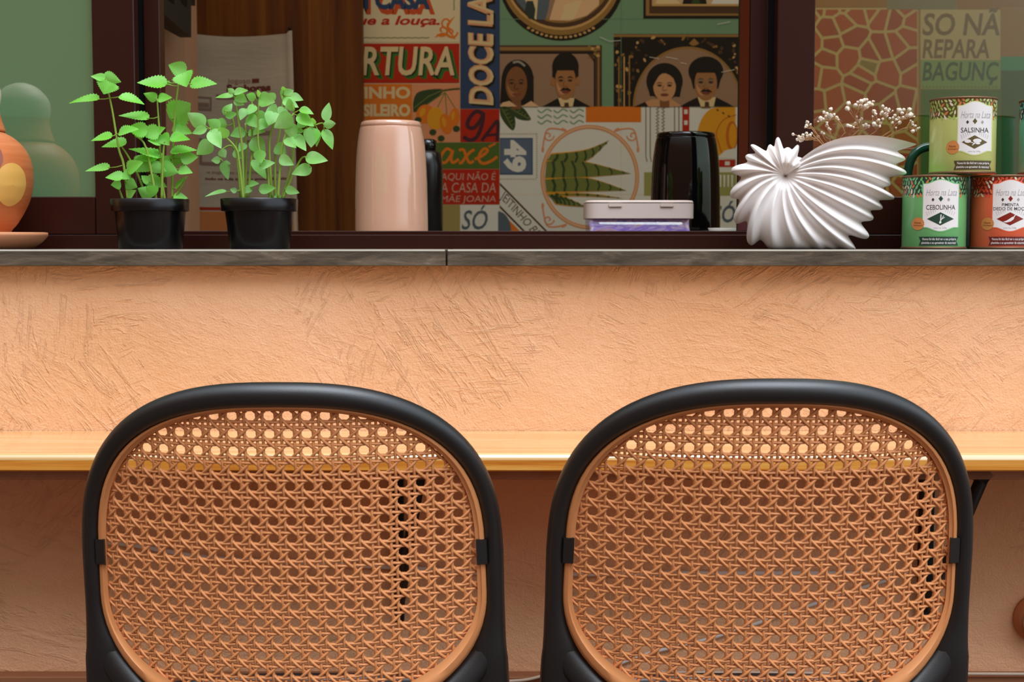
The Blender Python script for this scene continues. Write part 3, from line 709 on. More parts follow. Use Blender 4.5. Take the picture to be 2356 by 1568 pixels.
blf = [((490, 578), (378, 582), 32), ((490, 562), (455, 530), 34), ((490, 560), (575, 540), 42), ((505, 570), (572, 612), 56), ((490, 605), (555, 630), 38), ((640, 585), (637, 535), 32), ((640, 590), (737, 612), 80), ((625, 590), (563, 570), 46),
       ((775, 585), (850, 540), 66), ((785, 600), (880, 642), 52), ((830, 575), (908, 600), 46), ((792, 545), (785, 517), 24), ((622, 632), (570, 688), 48), ((618, 680), (700, 735), 66), ((735, 670), (700, 752), 80), ((840, 690), (735, 768), 90), ((575, 695), (640, 765), 66),
       ((870, 690), (972, 755), 66), ((885, 655), (970, 682), 40), ((965, 750), (965, 705), 36), ((1045, 730), (1062, 613), 56), ((1030, 748), (1107, 742), 48), ((1030, 775), (1088, 897), 54), ((965, 765), (955, 885), 88), ((1005, 790), (985, 880), 40),
       ((850, 810), (927, 903), 60), ((862, 772), (912, 792), 34), ((920, 945), (1055, 962), 68), ((960, 1005), (840, 1045), 66), ((320, 755), (212, 678), 80), ((330, 772), (238, 800), 48), ((350, 780), (415, 888), 74), ((358, 850), (268, 930), 82), ((410, 765), (330, 720), 60), ((450, 755), (370, 735), 66),
       ((430, 690), (482, 620), 46), ((440, 700), (512, 680), 40), ((560, 785), (470, 815), 60), ((575, 800), (637, 800), 40), ((600, 830), (680, 925), 86), ((640, 900), (655, 982), 66), ((410, 900), (442, 948), 48), ((410, 962), (355, 962), 40), ((430, 978), (473, 985), 30), ((430, 970), (455, 1080), 46),
       ((490, 905), (552, 950), 52), ((640, 1000), (737, 975), 50), ((600, 960), (690, 1075), 50), ((800, 825), (865, 885), 58), ((740, 875), (805, 920), 70), ((765, 945), (850, 990), 60), ((450, 1150), (315, 1176), 26), ((640, 1140), (742, 1128), 54), ((600, 1120), (550, 1160), 40), ((800, 1135), (885, 1158), 46), ((735, 1170), (778, 1192), 34), ((510, 1150), (468, 1135), 30), ((580, 1110), (640, 1100), 36), ((700, 640), (750, 690), 70), ((690, 720), (640, 780), 60), ((820, 740), (860, 840), 70), ((450, 830), (400, 760), 60), ((800, 650), (760, 700), 60), ((560, 650), (530, 720), 50), ((920, 720), (870, 770), 50), ((610, 780), (680, 790), 44), ((560, 860), (520, 910), 44), ((740, 600), (690, 560), 50), ((690, 590), (660, 640), 60), ((850, 620), (800, 650), 66)]
herb('potted_basil', 'bushy smooth leaved basil in black plastic pot, before the tea towel', 598, 457, 88, 67, 28, bst, blf, m_basil, False, conv2)

# ------------------------------------------------------------------ shell vase and dried flowers
YV = 2.185
def cz(x, y): return 1660 + x / 3.734, 180 + y / 3.734
VC = (548, 838)
tips = [((1675, 565), .20), ((1580, 695), .17), ((1590, 815), .15), ((1455, 910), .13), ((1485, 1030), .10), ((1385, 1115), .06), ((1305, 1205), .01), ((1265, 1365), -.05), ((1150, 1468), -.08), ((880, 1472), -.11), ((660, 1472), -.11), ((440, 1472), -.10),
        ((250, 1432), -.15), ((120, 1242), -.17), ((78, 1018), -.15), ((82, 795), -.07), ((206, 668), -.03), ((250, 573), .0), ((415, 568), .0), ((484, 506), .03), ((572, 592), .03), ((660, 572), .0), ((694, 688), .03)]
vals = [(1512, 625), (1500, 738), (1443, 852), (1392, 942), (1355, 1052), (1282, 1140), (1202, 1238), (1090, 1352), (1000, 1472), (770, 1472), (550, 1472), (335, 1388), (214, 1228), (152, 1042), (168, 850), (222, 715), (290, 640), (384, 622), (450, 585), (535, 605), (605, 610), (655, 672), (735, 718)]
def vcurve(end, bulge, t):
    ax, ay = VC; dx, dy = end[0] - ax, end[1] - ay
    bx, by = dy, -dx           # left hand side when travelling outwards (screen, y down)
    w = 4 * t * (1 - t) * (1 - .25 * t)
    return ax + dx * t + bx * bulge * w, ay + dy * t + by * bulge * w
seq = []
for k in range(len(tips)):
    seq.append((tips[k][0], tips[k][1], 1.0))
    b1 = tips[k][1]; b2 = tips[k + 1][1] if k + 1 < len(tips) else 0
    seq.append((vals[k], (b1 + b2) / 2, -1.0))
def vase_sheet(sgn, mb):
    NT = 34; SUB = 10; rows = []
    D = .036
    for k in range(len(seq) - 1):
        (e0, b0, r0), (e1, b1, r1) = seq[k], seq[k + 1]
        for q in range(SUB if k < len(seq) - 2 else SUB + 1):
            f = q / SUB; g0 = (1 - math.cos(math.pi * f)) / 2; g = g0 ** 1.25 if r0 > 0 else 1 - (1 - g0) ** 1.25; gr_ = g0 ** .85 if r0 > 0 else 1 - (1 - g0) ** .85
            fe = f if r0 > 0 else f
            # rounded tip, rounded valley
            a0_, a1_ = math.atan2(e0[1] - VC[1], e0[0] - VC[0]), math.atan2(e1[1] - VC[1], e1[0] - VC[0])
            while a1_ - a0_ > math.pi: a1_ -= 2 * math.pi
            while a1_ - a0_ < -math.pi: a1_ += 2 * math.pi
            q0, q1 = math.hypot(e0[0] - VC[0], e0[1] - VC[1]), math.hypot(e1[0] - VC[0], e1[1] - VC[1])
            aa, qq = a0_ + (a1_ - a0_) * f, q0 + (q1 - q0) * g
            e = (VC[0] + qq * math.cos(aa), VC[1] + qq * math.sin(aa)); bl = b0 + (b1 - b0) * f; rg = r0 + (r1 - r0) * gr_
            row = []
            idx = (k + f) / (len(seq) - 1)
            openf = max(0, 1 - idx * 16)
            for i in range(NT + 1):
                t = i / NT; x, y = vcurve(e, bl, t); px, py = cz(x, y); py = min(py, 573.2)
                dist = math.hypot(x - VC[0], y - VC[1]) / 3.734 * YV / F_
                body = D * min(1, dist / .02) ** .5 * (.62 + .38 * math.sin(math.pi * min(1, t * 1.1) * .5)) * max(0.0, 1 - t ** 3.2) ** .5
                body = max(body, .34 * D * openf * (t > .1))
                amp = .0062 * min(1, t * 3.2) * max(0.0, 1 - t ** 6) ** .5 * min(1, dist / .05)
                h = max(0.0, body + amp * rg * (1.0 if rg > 0 else .9)) if t < 1 else .34 * D * openf
                p = P(px, py, YV - sgn * h); 
                row.append(p)
            rows.append(row)
    n = NT + 1; vs = [p for r_ in rows for p in r_]; fs = []
    for a in range(len(rows) - 1):
        for i in range(NT): fs.append((a * n + i, (a + 1) * n + i, (a + 1) * n + i + 1, a * n + i + 1))
    mb.add(vs, fs, m_ceramic, True)
va = thing('shell_vase', (P(1850, 572, YV).x, YV, ST), 'white ribbed nautilus shell vase holding dried flowers', 'vase')
mb = MB(); vase_sheet(1, mb); vase_sheet(-1, mb)
mb.build('shell_body', va)
ico = None
def blossom_mesh():
    me = bpy.data.meshes.new('blossom'); vs = []; fs = []; n = 8
    for i in range(7):
        th = math.pi * i / 6
        for k in range(n):
            a = 2 * math.pi * k / n; r = 1 + .22 * math.sin(3 * a + i * 2) * math.sin(th); vs.append((r * math.sin(th) * math.cos(a), r * math.sin(th) * math.sin(a), r * math.cos(th)))
    for i in range(6):
        for k in range(n): fs.append((i * n + k, i * n + (k + 1) % n, (i + 1) * n + (k + 1) % n, (i + 1) * n + k))
    me.from_pydata(vs, [], fs); me.materials.append(m_blossom); me.polygons.foreach_set('use_smooth', [True] * len(fs)); me.update(); return me
BM_ = blossom_mesh()
sprigs = [
    ('dried flower sprig drooping furthest left, over the dip of the shell vase', [(885, 590), (840, 540), (790, 490)], [(615, 480, 13), (652, 525, 16), (690, 520, 28), (665, 500, 14), (700, 488, 15), (730, 472, 14), (762, 488, 14), (735, 498, 14), (775, 470, 10), (830, 500, 12)]),
    ('dried flower sprig with two small heads, second from the left in the vase', [(890, 580), (800, 450), (765, 400)], [(738, 380, 18), (732, 408, 15), (765, 396, 10), (720, 420, 10)]),
    ('short dried flower sprig standing between the left sprigs and the shell rim', [(925, 570), (935, 480), (905, 400)], [(905, 380, 13), (905, 405, 15), (920, 430, 13), (862, 465, 13), (935, 440, 10), (880, 475, 10)]),
    ('dried flower sprig leaning left with a loose head above the shell rim', [(1062, 465), (1010, 370), (930, 320)], [(852, 345, 21), (880, 292, 15), (937, 268, 18), (905, 305, 18), (935, 325, 26), (900, 330, 17), (965, 315, 15), (990, 335, 14), (830, 372, 9), (1005, 355, 10), (875, 350, 12)]),
    ('tallest dried flower sprig, its white head topmost of the bunch', [(1180, 440), (1150, 330), (1200, 250)], [(1090, 215, 21), (1080, 260, 22), (1150, 232, 20), (1195, 240, 20), (1200, 200, 22), (1225, 190, 18), (1248, 185, 14), (1265, 220, 27), (1235, 240, 20), (1300, 200, 13), (1295, 228, 15), (1250, 250, 16), (1310, 198, 8), (1170, 205, 13)]),
    ('low dried flower sprig just over the middle of the shell rim', [(1190, 440), (1180, 390), (1165, 350)], [(1085, 405, 16), (1110, 412, 13), (1160, 330, 12), (1165, 365, 14), (1185, 380, 13), (1150, 385, 13), (1205, 345, 12), (1240, 400, 17), (1265, 410, 13), (1215, 405, 13), (1135, 420, 10), (1190, 360, 12)]),
    ('dried flower sprig right of the tallest one with several white heads', [(1330, 450), (1340, 380), (1390, 300)], [(1310, 285, 20), (1325, 308, 14), (1385, 240, 15), (1380, 298, 20), (1410, 265, 18), (1415, 310, 22), (1440, 270, 14), (1430, 285, 14), (1298, 330, 9), (1470, 280, 8), (1310, 392, 20), (1350, 360, 15), (1365, 385, 14), (1335, 405, 12), (1385, 350, 12), (1360, 410, 12)]),
    ('dried flower sprig leaning right over the shell wing with dense heads', [(1450, 455), (1510, 380), (1590, 310)], [(1530, 275, 21), (1565, 270, 15), (1615, 268, 20), (1600, 320, 18), (1625, 315, 25), (1550, 300, 16), (1490, 320, 14), (1520, 340, 16), (1475, 340, 14), (1530, 380, 17), (1470, 380, 13), (1445, 345, 12), (1560, 335, 12), (1655, 330, 8), (1500, 355, 12)]),
    ('dried flower sprig reaching furthest right, beyond the tip of the shell wing', [(1490, 465), (1570, 430), (1640, 425)], [(1645, 455, 17), (1665, 410, 13), (1685, 432, 11), (1700, 425, 10), (1675, 445, 10), (1640, 380, 13), (1625, 365, 10), (1645, 400, 11), (1500, 425, 8)])]
for k, (lab, stem, bl) in enumerate(sprigs):
    y0 = YV + ((k % 3) - 1) * .004
    q0 = P(*cz(stem[0][0] + (-10 if k < 3 else 0), stem[0][1]), y0); root = thing('dried_flower', q0, lab, 'dried flower', 'dried flowers in the shell vase')
    mb = MB(); main = smooth_path([P(*cz(*p), y0 - .006 * i) for i, p in enumerate(stem)], 5)
    low = P(*cz(stem[0][0] + (VC[0] - stem[0][0]) * .22, stem[0][1] + (VC[1] - stem[0][1]) * .22 + 40), YV)
    mb.tube([low] + main, [.0008] * (len(main) + 1), m_dry, 5)
    bls = []
    for (x, y, r) in bl:
        B = P(*cz(x, y), y0 - .006 + random.uniform(-.016, .012))
        j = min(range(len(main)), key=lambda i: (main[i] - B).length + .35 * abs(main[i].z - (B.z - .012)))
        A = main[max(0, j - 3)]
        mb.tube([A, (A + B) / 2 + Vector((random.uniform(-.002, .002), 0, -.002)), B], .00045, m_dry, 4); bls.append((B, r / 3.734 * YV / F_ * .95))
    mb.build('stalk', root)
    for B, r in bls:
        o = bpy.data.objects.new('blossom', BM_); COL.objects.link(o); o.parent = root; o.location = B - Vector(q0); o.scale = (r, r, r * .95); o.rotation_euler = (random.uniform(0, 6), random.uniform(0, 6), 0)
        # a few tighter petals make the head uneven
        o2 = bpy.data.objects.new('petal', BM_); COL.objects.link(o2); o2.parent = o; o2.location = (random.uniform(-.7, .7), -.5, random.uniform(-.7, .7)); o2.scale = (.62, .6, .62)

# ------------------------------------------------------------------ painted tins
YC = 2.162
def dark(c, k): return tuple(int(v * k) for v in c)
m_label = M('tin_label_white', (240, 236, 234), .35, .4); m_ink = M('tin_ink', (62, 52, 50), .5, .3); m_greyink = M('tin_grey_ink', (168, 164, 166), .5, .3)
m_seal = M('orange_seal', (214, 140, 78), .35, .4); m_sealedge = M('seal_ink', (140, 84, 46), .5); m_rust = M('rusty_tin_rim', (122, 88, 62), .45, .5, metallic=.5)
m_lf_w = M('leaf_white', (236, 226, 200), .4); m_lf_o = M('leaf_orange', (220, 130, 80), .4)
def tin(pxl, pxr, pyt, pyb, zbase, col, dcol, lcol, lpx, name_lines, icon, label, Y=YC):
    cxp = (pxl + pxr) / 2; cx = P(cxp, pyb, Y).x; R = (pxr - pxl) / 2 * Y / F_ / math.sqrt(1 + ((cxp - 1178) / F_) ** 2) * .997
    H = P(cxp, pyt, Y - R * .2).z - zbase
    ang0 = math.atan2(cx, Y)       # facing the camera
    root = thing('painted_tin', (cx, Y, zbase), label, 'tin', 'stacked painted tins')
    cm = M('tin_' + label.split()[0] + '_' + label.split()[1], col, .22, .5); dm = M('tin_dark_' + label.split()[0] + label.split()[1], dcol, .3, .5); lm = M('tin_leaf_' + label.split()[0] + label.split()[1], lcol, .35)
    mb = MB(); mb.lathe([(R * .9, .002), (R * .965, .0006), (R * .985, .002), (R * .985, H - .002), (R * .97, H - .0015), (R * .95, H - .01), (.002, H - .012)], (cx, Y, zbase), cm, 72); mb.build('can_body', root, autosmooth=50)
    for nm, z in (('top_rim', H - .0022), ('bottom_rim', .0022)):
        mb = MB(); rings = []
        for i in range(72):
            a = 2 * math.pi * i / 72; rings.append([(cx + (R * .988 + .0013 * math.cos(q)) * math.cos(a), Y + (R * .988 + .0013 * math.cos(q)) * math.sin(a), zbase + z + .0018 * math.sin(q)) for q in [2 * math.pi * w / 8 for w in range(8)]])
        mb.rings(rings, m_rust, loop=True, cap=False); mb.build(nm, root)
    ppm = (pxr - pxl) / 2                       # photo pixels per radius
    def C(x, y, lay):                          # x,y photo pixel position on the front -> cylinder
        sx = max(-.999, min(.999, (x - cxp) / ppm)); th = math.asin(sx); r = R * .985 + .00012 * lay
        th -= ang0
        z = zbase + H * (pyb - y) / (pyb - pyt)
        return Vector((cx + r * math.sin(th), Y - r * math.cos(th), z))
    def flat(mb, pts, mat, lay):               # fine grid fill via fan for convex shapes
        n = len(pts); mx = sum(p[0] for p in pts) / n; my = sum(p[1] for p in pts) / n; R_ = 5
        vs = [C(mx + (p[0] - mx) * i / R_, my + (p[1] - my) * i / R_, lay) for i in range(R_ + 1) for p in pts]
        fs = [(i * n + k, i * n + (k + 1) % n, (i + 1) * n + (k + 1) % n, (i + 1) * n + k) for i in range(R_) for k in range(n)]
        mb.add(vs, fs, mat, True)
    def dens(pts, k=6): return [(a[0] + (b2[0] - a[0]) * i / k, a[1] + (b2[1] - a[1]) * i / k) for a, b2 in zip(pts, pts[1:] + pts[:1]) for i in range(k)]
    def ctext(mb, body, x0, y0, x1, y1, mat, lay, bold=0, shear=0):
        vs, fs = text_mesh(body, bold, shear); mb.add([C(x0 + (x1 - x0) * u, y1 + (y0 - y1) * w, lay) for u, w in vs], fs, mat)
    # leafy band
    bh = (pyb - pyt) * .27; mb = MB()
    n = 60; vs = []; 
    for i in range(n + 1):
        x = cxp - ppm * .998 * math.cos(math.pi * i / n); vs += [C(x, pyt + 3, 1), C(x, pyt + bh, 1)]
    mb.add(vs, [(2 * i, 2 * i + 1, 2 * i + 3, 2 * i + 2) for i in range(n)], dm, True)
    rnd = random.Random(int(pxl)); yy = pyt + 8; row = 0
    while yy < pyt + bh + 1:
        a = -1.5 + (row % 2) * .06
        while a < 1.5:
            aa = a + rnd.uniform(-.02, .02); x = cxp + ppm * math.sin(aa); y = yy + rnd.uniform(-1.5, 1.5); ro = rnd.choice((.5, -.5, .9, -.9, .1)); l = rnd.uniform(4.8, 7.0); w = l * .42
            pts = []
            for q in range(10):
                t = 2 * math.pi * q / 10; ex, ey = l * math.cos(t), w * math.sin(t) * (1 - .3 * math.cos(t)); dx = ex * math.sin(ro) + ey * math.cos(ro); dy = -ex * math.cos(ro) + ey * math.sin(ro)
                pts.append((cxp + ppm * math.sin(max(-1.55, min(1.55, aa + dx / ppm))), y + dy))
            flat(mb, pts, rnd.choice((lm, lm, lm, m_lf_w, m_lf_o, cm)), 2.2); a += .135
        yy += 9.5; row += 1
    mb.build('leaf_band', root)
    # white label
    lx0, lx1 = lpx; lw = lx1 - lx0; mid = (lx0 + lx1) / 2; sc = (pyb - pyt) / 172.0
    yt, yb = pyt + 12 * sc, pyt + 124 * sc
    top = [(lx0 + lw * i / 24, yt + 10 * sc - 9 * sc * math.sin(math.pi * min(1, max(0, (i / 24 - .12) / .76))) ** 1.3) for i in range(25)]
    bt = [(lx1 - lw * i / 24, yb - 3 * sc + 9 * sc * math.sin(math.pi * min(1, max(0, (i / 24 - .12) / .76))) ** 1.3) for i in range(25)]
    mb = MB()
    flat(mb, [(mid + (x - mid) * 1.06, (y - (yt + yb) / 2) * 1.035 + (yt + yb) / 2) for x, y in top + bt], cm, 3)
    flat(mb, top + bt, m_label, 4)
    ctext(mb, 'Horta na Lata', mid - lw * .42, yt + 22 * sc, mid + lw * .45, yt + 37 * sc, m_greyink, 5, -.008, .35)
    for dx, q, mt in ((-.22, 4.2, m_ink), (0, 6.6, dm), (.22, 4.2, m_greyink)):
        x = mid + dx * lw; y = yt + 46 * sc - (2 if dx == 0 else 0); flat(mb, [(x - q * .8, y), (x, y + q), (x + q * .8, y), (x, y - q)], mt, 5)
    if len(name_lines) == 1: ctext(mb, name_lines[0], mid - lw * .41, yt + 58 * sc, mid + lw * .41, yt + 69 * sc, m_ink, 5, .004)
    else:
        ctext(mb, name_lines[0], mid - lw * .24, yt + 54 * sc, mid + lw * .24, yt + 61 * sc, m_ink, 5, .004); ctext(mb, name_lines[1], mid - lw * .48, yt + 63 * sc, mid + lw * .48, yt + 72 * sc, m_ink, 5, .004)
    dy_ = yt + 90 * sc; flat(mb, dens([(mid - lw * .38, dy_), (mid, dy_ + 15 * sc), (mid + lw * .38, dy_), (mid, dy_ - 15 * sc)]), dm, 5)
    for sx in (-1, 1):
        for i in range(5):
            a = math.radians(118 + i * 12); x = mid + sx * lw * (.14 + .055 * i); y = dy_ - (16 - i * 2.2) * sc
            flat(mb, [(x - .35, y), (x + .35, y), (x + sx * (1.5 + i * .5) + .35, y - 9 * sc), (x + sx * (1.5 + i * .5) - .35, y - 9 * sc)], m_greyink, 5)
    for pts in icon: flat(mb, [(mid + x * lw, dy_ + y * sc) for x, y in pts], m_label, 6)
    ctext(mb, 'peso liq. 250g', mid - lw * .18, yb - 3 * sc, mid + lw * .18, yb + 1 * sc, m_greyink, 5)
    mb.build('paper_label', root)
    # seal
    sx_, sy_ = lx0 - 11 * sc, pyt + 113 * sc; mb = MB()
    flat(mb, [(sx_ + (14.5 + (.8 if i % 2 else -.4)) * sc * math.cos(2 * math.pi * i / 40), sy_ + (14.5 + (.8 if i % 2 else -.4)) * sc * math.sin(2 * math.pi * i / 40)) for i in range(40)], m_seal, 6)
    ctext(mb, 'Nova', sx_ - 8 * sc, sy_ - 5 * sc, sx_ + 7 * sc, sy_, m_sealedge, 7.5, .02); ctext(mb, 'Embalagem', sx_ - 10 * sc, sy_ + 2 * sc, sx_ + 11 * sc, sy_ + 6 * sc, m_sealedge, 7.5, .01)
    mb.build('seal', root)
    # banner
    by0, by1 = pyt + 143 * sc, pyt + 163 * sc; bx0, bx1 = lx0 - 8 * sc, lx1 + 1 * sc; mb = MB()
    dbm = M('banner_dark_' + str(int(pxl)), dark(dcol, .8), .4)
    k = 12; vs = []
    for i in range(k + 1):
        x = bx0 + (bx1 - bx0) * i / k; vs += [C(x, by0, 6), C(x + (4 if i == 0 else -4 if i == k else 0), (by0 + by1) / 2, 6), C(x, by1, 6)]
    mb.add(vs, [f for i in range(k) for f in ((3 * i, 3 * i + 1, 3 * i + 4, 3 * i + 3), (3 * i + 1, 3 * i + 2, 3 * i + 5, 3 * i + 4))], dbm, True)
    ctext(mb, 'Nunca foi tão fácil ter a sua própria', bx0 + 8, by0 + 2.5 * sc, bx1 - 5, by0 + 9.5 * sc, m_label, 7.5, .01); ctext(mb, 'plantinha e se aproximar da natureza!', bx0 + 6, by0 + 11 * sc, bx1 - 5, by0 + 18 * sc, m_label, 7.5, .01)
    mb.build('banner', root)
    return root, zbase + H
def ic_leafy(): return [[(-.2 + .1 * math.cos(t), -2 + 4 * math.sin(t)) for t in [2 * math.pi * i / 12 for i in range(12)]], [(.08 + .13 * math.cos(t), -3 + 4.6 * math.sin(t)) for t in [2 * math.pi * i / 12 for i in range(12)]], [(-.2, -1), (-.17, -2), (.03, 3), (.0, 4.5)], [(-.08, 7), (-.05, 7.5), (.08, -2), (.04, -2)], [(.1 + .07 * math.cos(t), 3 + 2.2 * math.sin(t)) for t in [2 * math.pi * i / 10 for i in range(10)]]]
ic_onion = [[(-.04, 10), (.0, 11), (.03, 9), (.02, 5), (-.02, 5)], [(-.01, 6), (.015, 6), (.03, -10), (.0, -10)], [(.0, 4), (.02, 4), (.1, -7), (.085, -8)], [(-.01, 2), (.0, 3), (.13, -3), (.12, -4)]]
ic_pepper = [[(-.2, 7), (-.1, 8.5), (.02, 6), (.1, 1), (.12, -4), (.06, -4.5), (-.02, 0), (-.1, 4)], [(.08, -4), (.12, -4), (.16, -9), (.14, -9.5)]]
zb0 = ST + .0003
t1, zt1_ = tin(2072, 2223, 403, 571, zb0, (124, 200, 128), (44, 74, 58), (124, 200, 136), (2122, 2202), ['CEBOLINHA'], ic_onion, 'green painted tin lettered CEBOLINHA, bottom left of the stack')
t2, zt2_ = tin(2228, 2380, 403, 571, zb0, (250, 116, 80), (136, 40, 30), (228, 88, 62), (2282, 2362), ['PIMENTA', 'DEDO DE MOÇA'], ic_pepper, 'red orange painted tin lettered PIMENTA DEDO DE MOÇA, bottom row')
zr2 = max(zt1_, zt2_) + .0006
t3, _ = tin(2135, 2291, 226, 398, zr2, (210, 222, 136), (100, 86, 46), (172, 198, 104), (2202, 2278), ['SALSINHA'], ic_leafy(), 'light green painted tin lettered SALSINHA, stacked on the bottom two')
t4, _ = tin(2340, 2496, 228, 398, zr2, (120, 214, 200), (24, 56, 76), (90, 186, 174), (2408, 2486), ['MANJERICÃO'], ic_leafy(), 'teal painted tin cut by the right edge, stacked on the red one')
# dark green mug behind the stack
m_green = M('dark_green_glaze', (12, 66, 48), .12, .6)
YJ = 2.254
jx = P(2196, 450, YJ).x
jr = thing('green_mug', (jx, YJ, ST), 'dark green glazed mug behind the painted tins, only its arched handle showing', 'mug')
mb = MB(); jh = P(2196, 318, YJ).z - ST; mb.lathe([(.02, .0006), (.026, .001), (.028, .006), (.0285, jh - .002), (.028, jh), (.026, jh - .001), (.025, .01), (.002, .009)], (jx, YJ, ST), m_green, 40); mb.build('mug_body', jr)
mb = MB(); mb.tube(smooth_path([P(2162, 338, YJ), P(2130, 339, YJ - .004), P(2104, 354, YJ - .006), P(2091, 385, YJ - .006), P(2090, 420, YJ - .006), P(2104, 460, YJ - .004), P(2135, 478, YJ), P(2165, 480, YJ)], 6), .0070, m_green, 12, depth=.006); mb.build('handle', jr)

# ------------------------------------------------------------------ things on the inner counter
def thermos(name, label, px0, px1, pyt, Y, mat, band):
    cx = P((px0 + px1) / 2, 500, Y).x; R = (px1 - px0) / 2 * Y / F_; zt_ = P(1178, pyt, Y - R * .3).z; H = zt_ - zc
    root = thing(name, (cx, Y, zc), label, 'thermos')
    mb = MB(); prof_ = [(R * .9, .0005), (R, .004), (R, H * .25), (R * .985, H * .5), (R * .95, H * .72), (R * .90, H * .86), (R * .865, H * .925), (R * .85, H * .945)]
    mb.lathe([(p[0], p[1]) for p in smooth_path([(a, b2, 0) for a, b2 in prof_], 3)], (cx, Y, zc), mat, 64); mb.build('flask_body', root)
    mb = MB(); mb.lathe([(R * .80, H * .9455), (R * .835, H * .95), (R * .84, H * .965), (R * .825, H * .985), (R * .79, H * .996), (R * .6, H), (.002, H)], (cx, Y, zc), band, 64); mb.build('lid', root)
    mb = MB(); mb.tube(smooth_path([(cx, Y + R * .80, zc + H * .90), (cx, Y + R * 1.25, zc + H * .86), (cx, Y + R * 1.35, zc + H * .55), (cx, Y + R * .94, zc + H * .35)], 6), .010, mat, 10); mb.build('handle', root)
    return root
thermos('thermos_flask', 'tall glossy pink thermos on the inner counter, right of the wood door', 818, 984, 277, 2.56, m_pink, m_pink)
thermos('thermos_flask', 'glossy black thermos on the inner counter, behind the lidded box', 1497, 1656, 303, 2.645, m_gloss, m_gloss)
Y_ = 2.73; cx = P(985, 450, Y_).x; R = 34 * Y_ / F_; zt_ = P(985, 320, Y_).z
fl = thing('slim_bottle', (cx, Y_, zc), 'slim black bottle half hidden behind the pink thermos', 'bottle')
mb = MB(); hh_ = P(985, 345, Y_).z - zc; mb.lathe([(R * .9, .0006), (R, .003), (R, hh_ * .8), (R * .88, hh_ * .96), (R * .6, hh_)], (cx, Y_, zc), m_satin, 40); mb.build('bottle_body', fl)
mb = MB(); mb.lathe([(R * .55, hh_ + .0005), (R * .60, hh_ + .003), (R * .58, zt_ - zc - .003), (R * .4, zt_ - zc)], (cx, Y_, zc), m_gloss, 32); mb.build('cap', fl)
# lidded box
YB = 2.455; bx0, bx1 = P(1348, 500, YB).x, P(1599, 500, YB).x; zl = P(1178, 503, YB).z; zt_ = P(1178, 460, YB).z; dB = .11
def rrect(x0, x1, y0, y1, r, n=6):
    pts = []
    for cx_, cy_, a0 in ((x1 - r, y0 + r, -90), (x1 - r, y1 - r, 0), (x0 + r, y1 - r, 90), (x0 + r, y0 + r, 180)):
        for i in range(n + 1): a = math.radians(a0 + 90 * i / n); pts.append((cx_ + r * math.cos(a), cy_ + r * math.sin(a)))
    return pts
bxr = thing('lidded_box', ((bx0 + bx1) / 2, YB + dB / 2, zc), 'clear box with pale lid and lilac contents on the inner counter', 'box')
def rings_z(mb, lv, mat, sm=True, cap=True): mb.rings([[(x, y, z) for x, y in rrect(bx0 + i, bx1 - i, YB + i, YB + dB - i, .022)] for i, z in lv], mat, smooth=sm, cap=cap)
mb = MB(); rings_z(mb, [(.001, zl), (.0, zl + .001), (.0, zt_ - .0055)], m_boxlid, False); mb.build('collar', bxr, autosmooth=40)
mb = MB(); rings_z(mb, [(.0005, zt_ - .0045), (.0002, zt_ - .003), (.002, zt_ - .0005), (.006, zt_)], m_boxlid, False); mb.build('lid', bxr, autosmooth=40)
mb = MB(); mb.mats; rings_z(mb, [(.008, zc + .001), (.004, zc + .004), (.003, zl - .0005)], m_clear, True); mb.build('clear_base', bxr)
for x in (1401, 1520):
    a, c2 = P(x, 470, YB - .003), P(x + 30, 470, YB - .003); mb = MB(); z0, z1 = P(x, 475, YB).z, P(x, 468, YB).z
    mb.prism([(a.x, YB - .0025, z1), (c2.x, YB - .0025, z1), (c2.x, YB - .0025, z0 + .001), (c2.x - .001, YB - .0025, z0), (a.x + .001, YB - .0025, z0), (a.x, YB - .0025, z0 + .001)], (0, .004, 0), m_boxlid); mb.build('latch', bxr)
m_film = M('lilac_film', (178, 150, 226), .3, .5); N, L, b = nodes(m_film)
fn = add_noise(m_film, obj_coords(m_film, (9, 9, 34)), 2.4, 3, .5, 1.5)
L.new(add_ramp(m_film, fn, [(.30, lin((228, 176, 160))), (.42, lin((236, 222, 244))), (.52, lin((170, 140, 226))), (.62, lin((232, 220, 248))), (.75, lin((150, 116, 210)))]), b.inputs['Base Color'])
rnd = random.Random(3); mb = MB(); rg = []
for j in range(10):
    z = zc + .0025 + (zl - .002 - zc) * j / 9; ring = []
    for k, (x, y) in enumerate(rrect(bx0 + .007, bx1 - .007, YB + .007, YB + .019, .0055, 8)):
        n_ = noise.noise(Vector((x * 60, y * 60, z * 90))) * .0022; ring.append((x + (n_ if x < (bx0 + bx1) / 2 else -abs(n_)), y + abs(n_) * (1 if y < YB + .013 else -1), z))
    rg.append(ring)
mb.rings(rg, m_film); tag(mb.build('crumpled_film'), 'crumpled lilac and peach film inside the clear box', 'film')
c = P(1668, 528, 2.50); mb = MB(); mb.lathe([(.02, .001), (.024, .003), (.030, P(1668, 524, 2.5).z - zc), (.028, P(1668, 524, 2.5).z - zc), (.002, .005)], (c.x, 2.50, zc), m_white, 32); tag(mb.build('small_dish'), 'small white dish at the right end of the inner counter', 'dish')

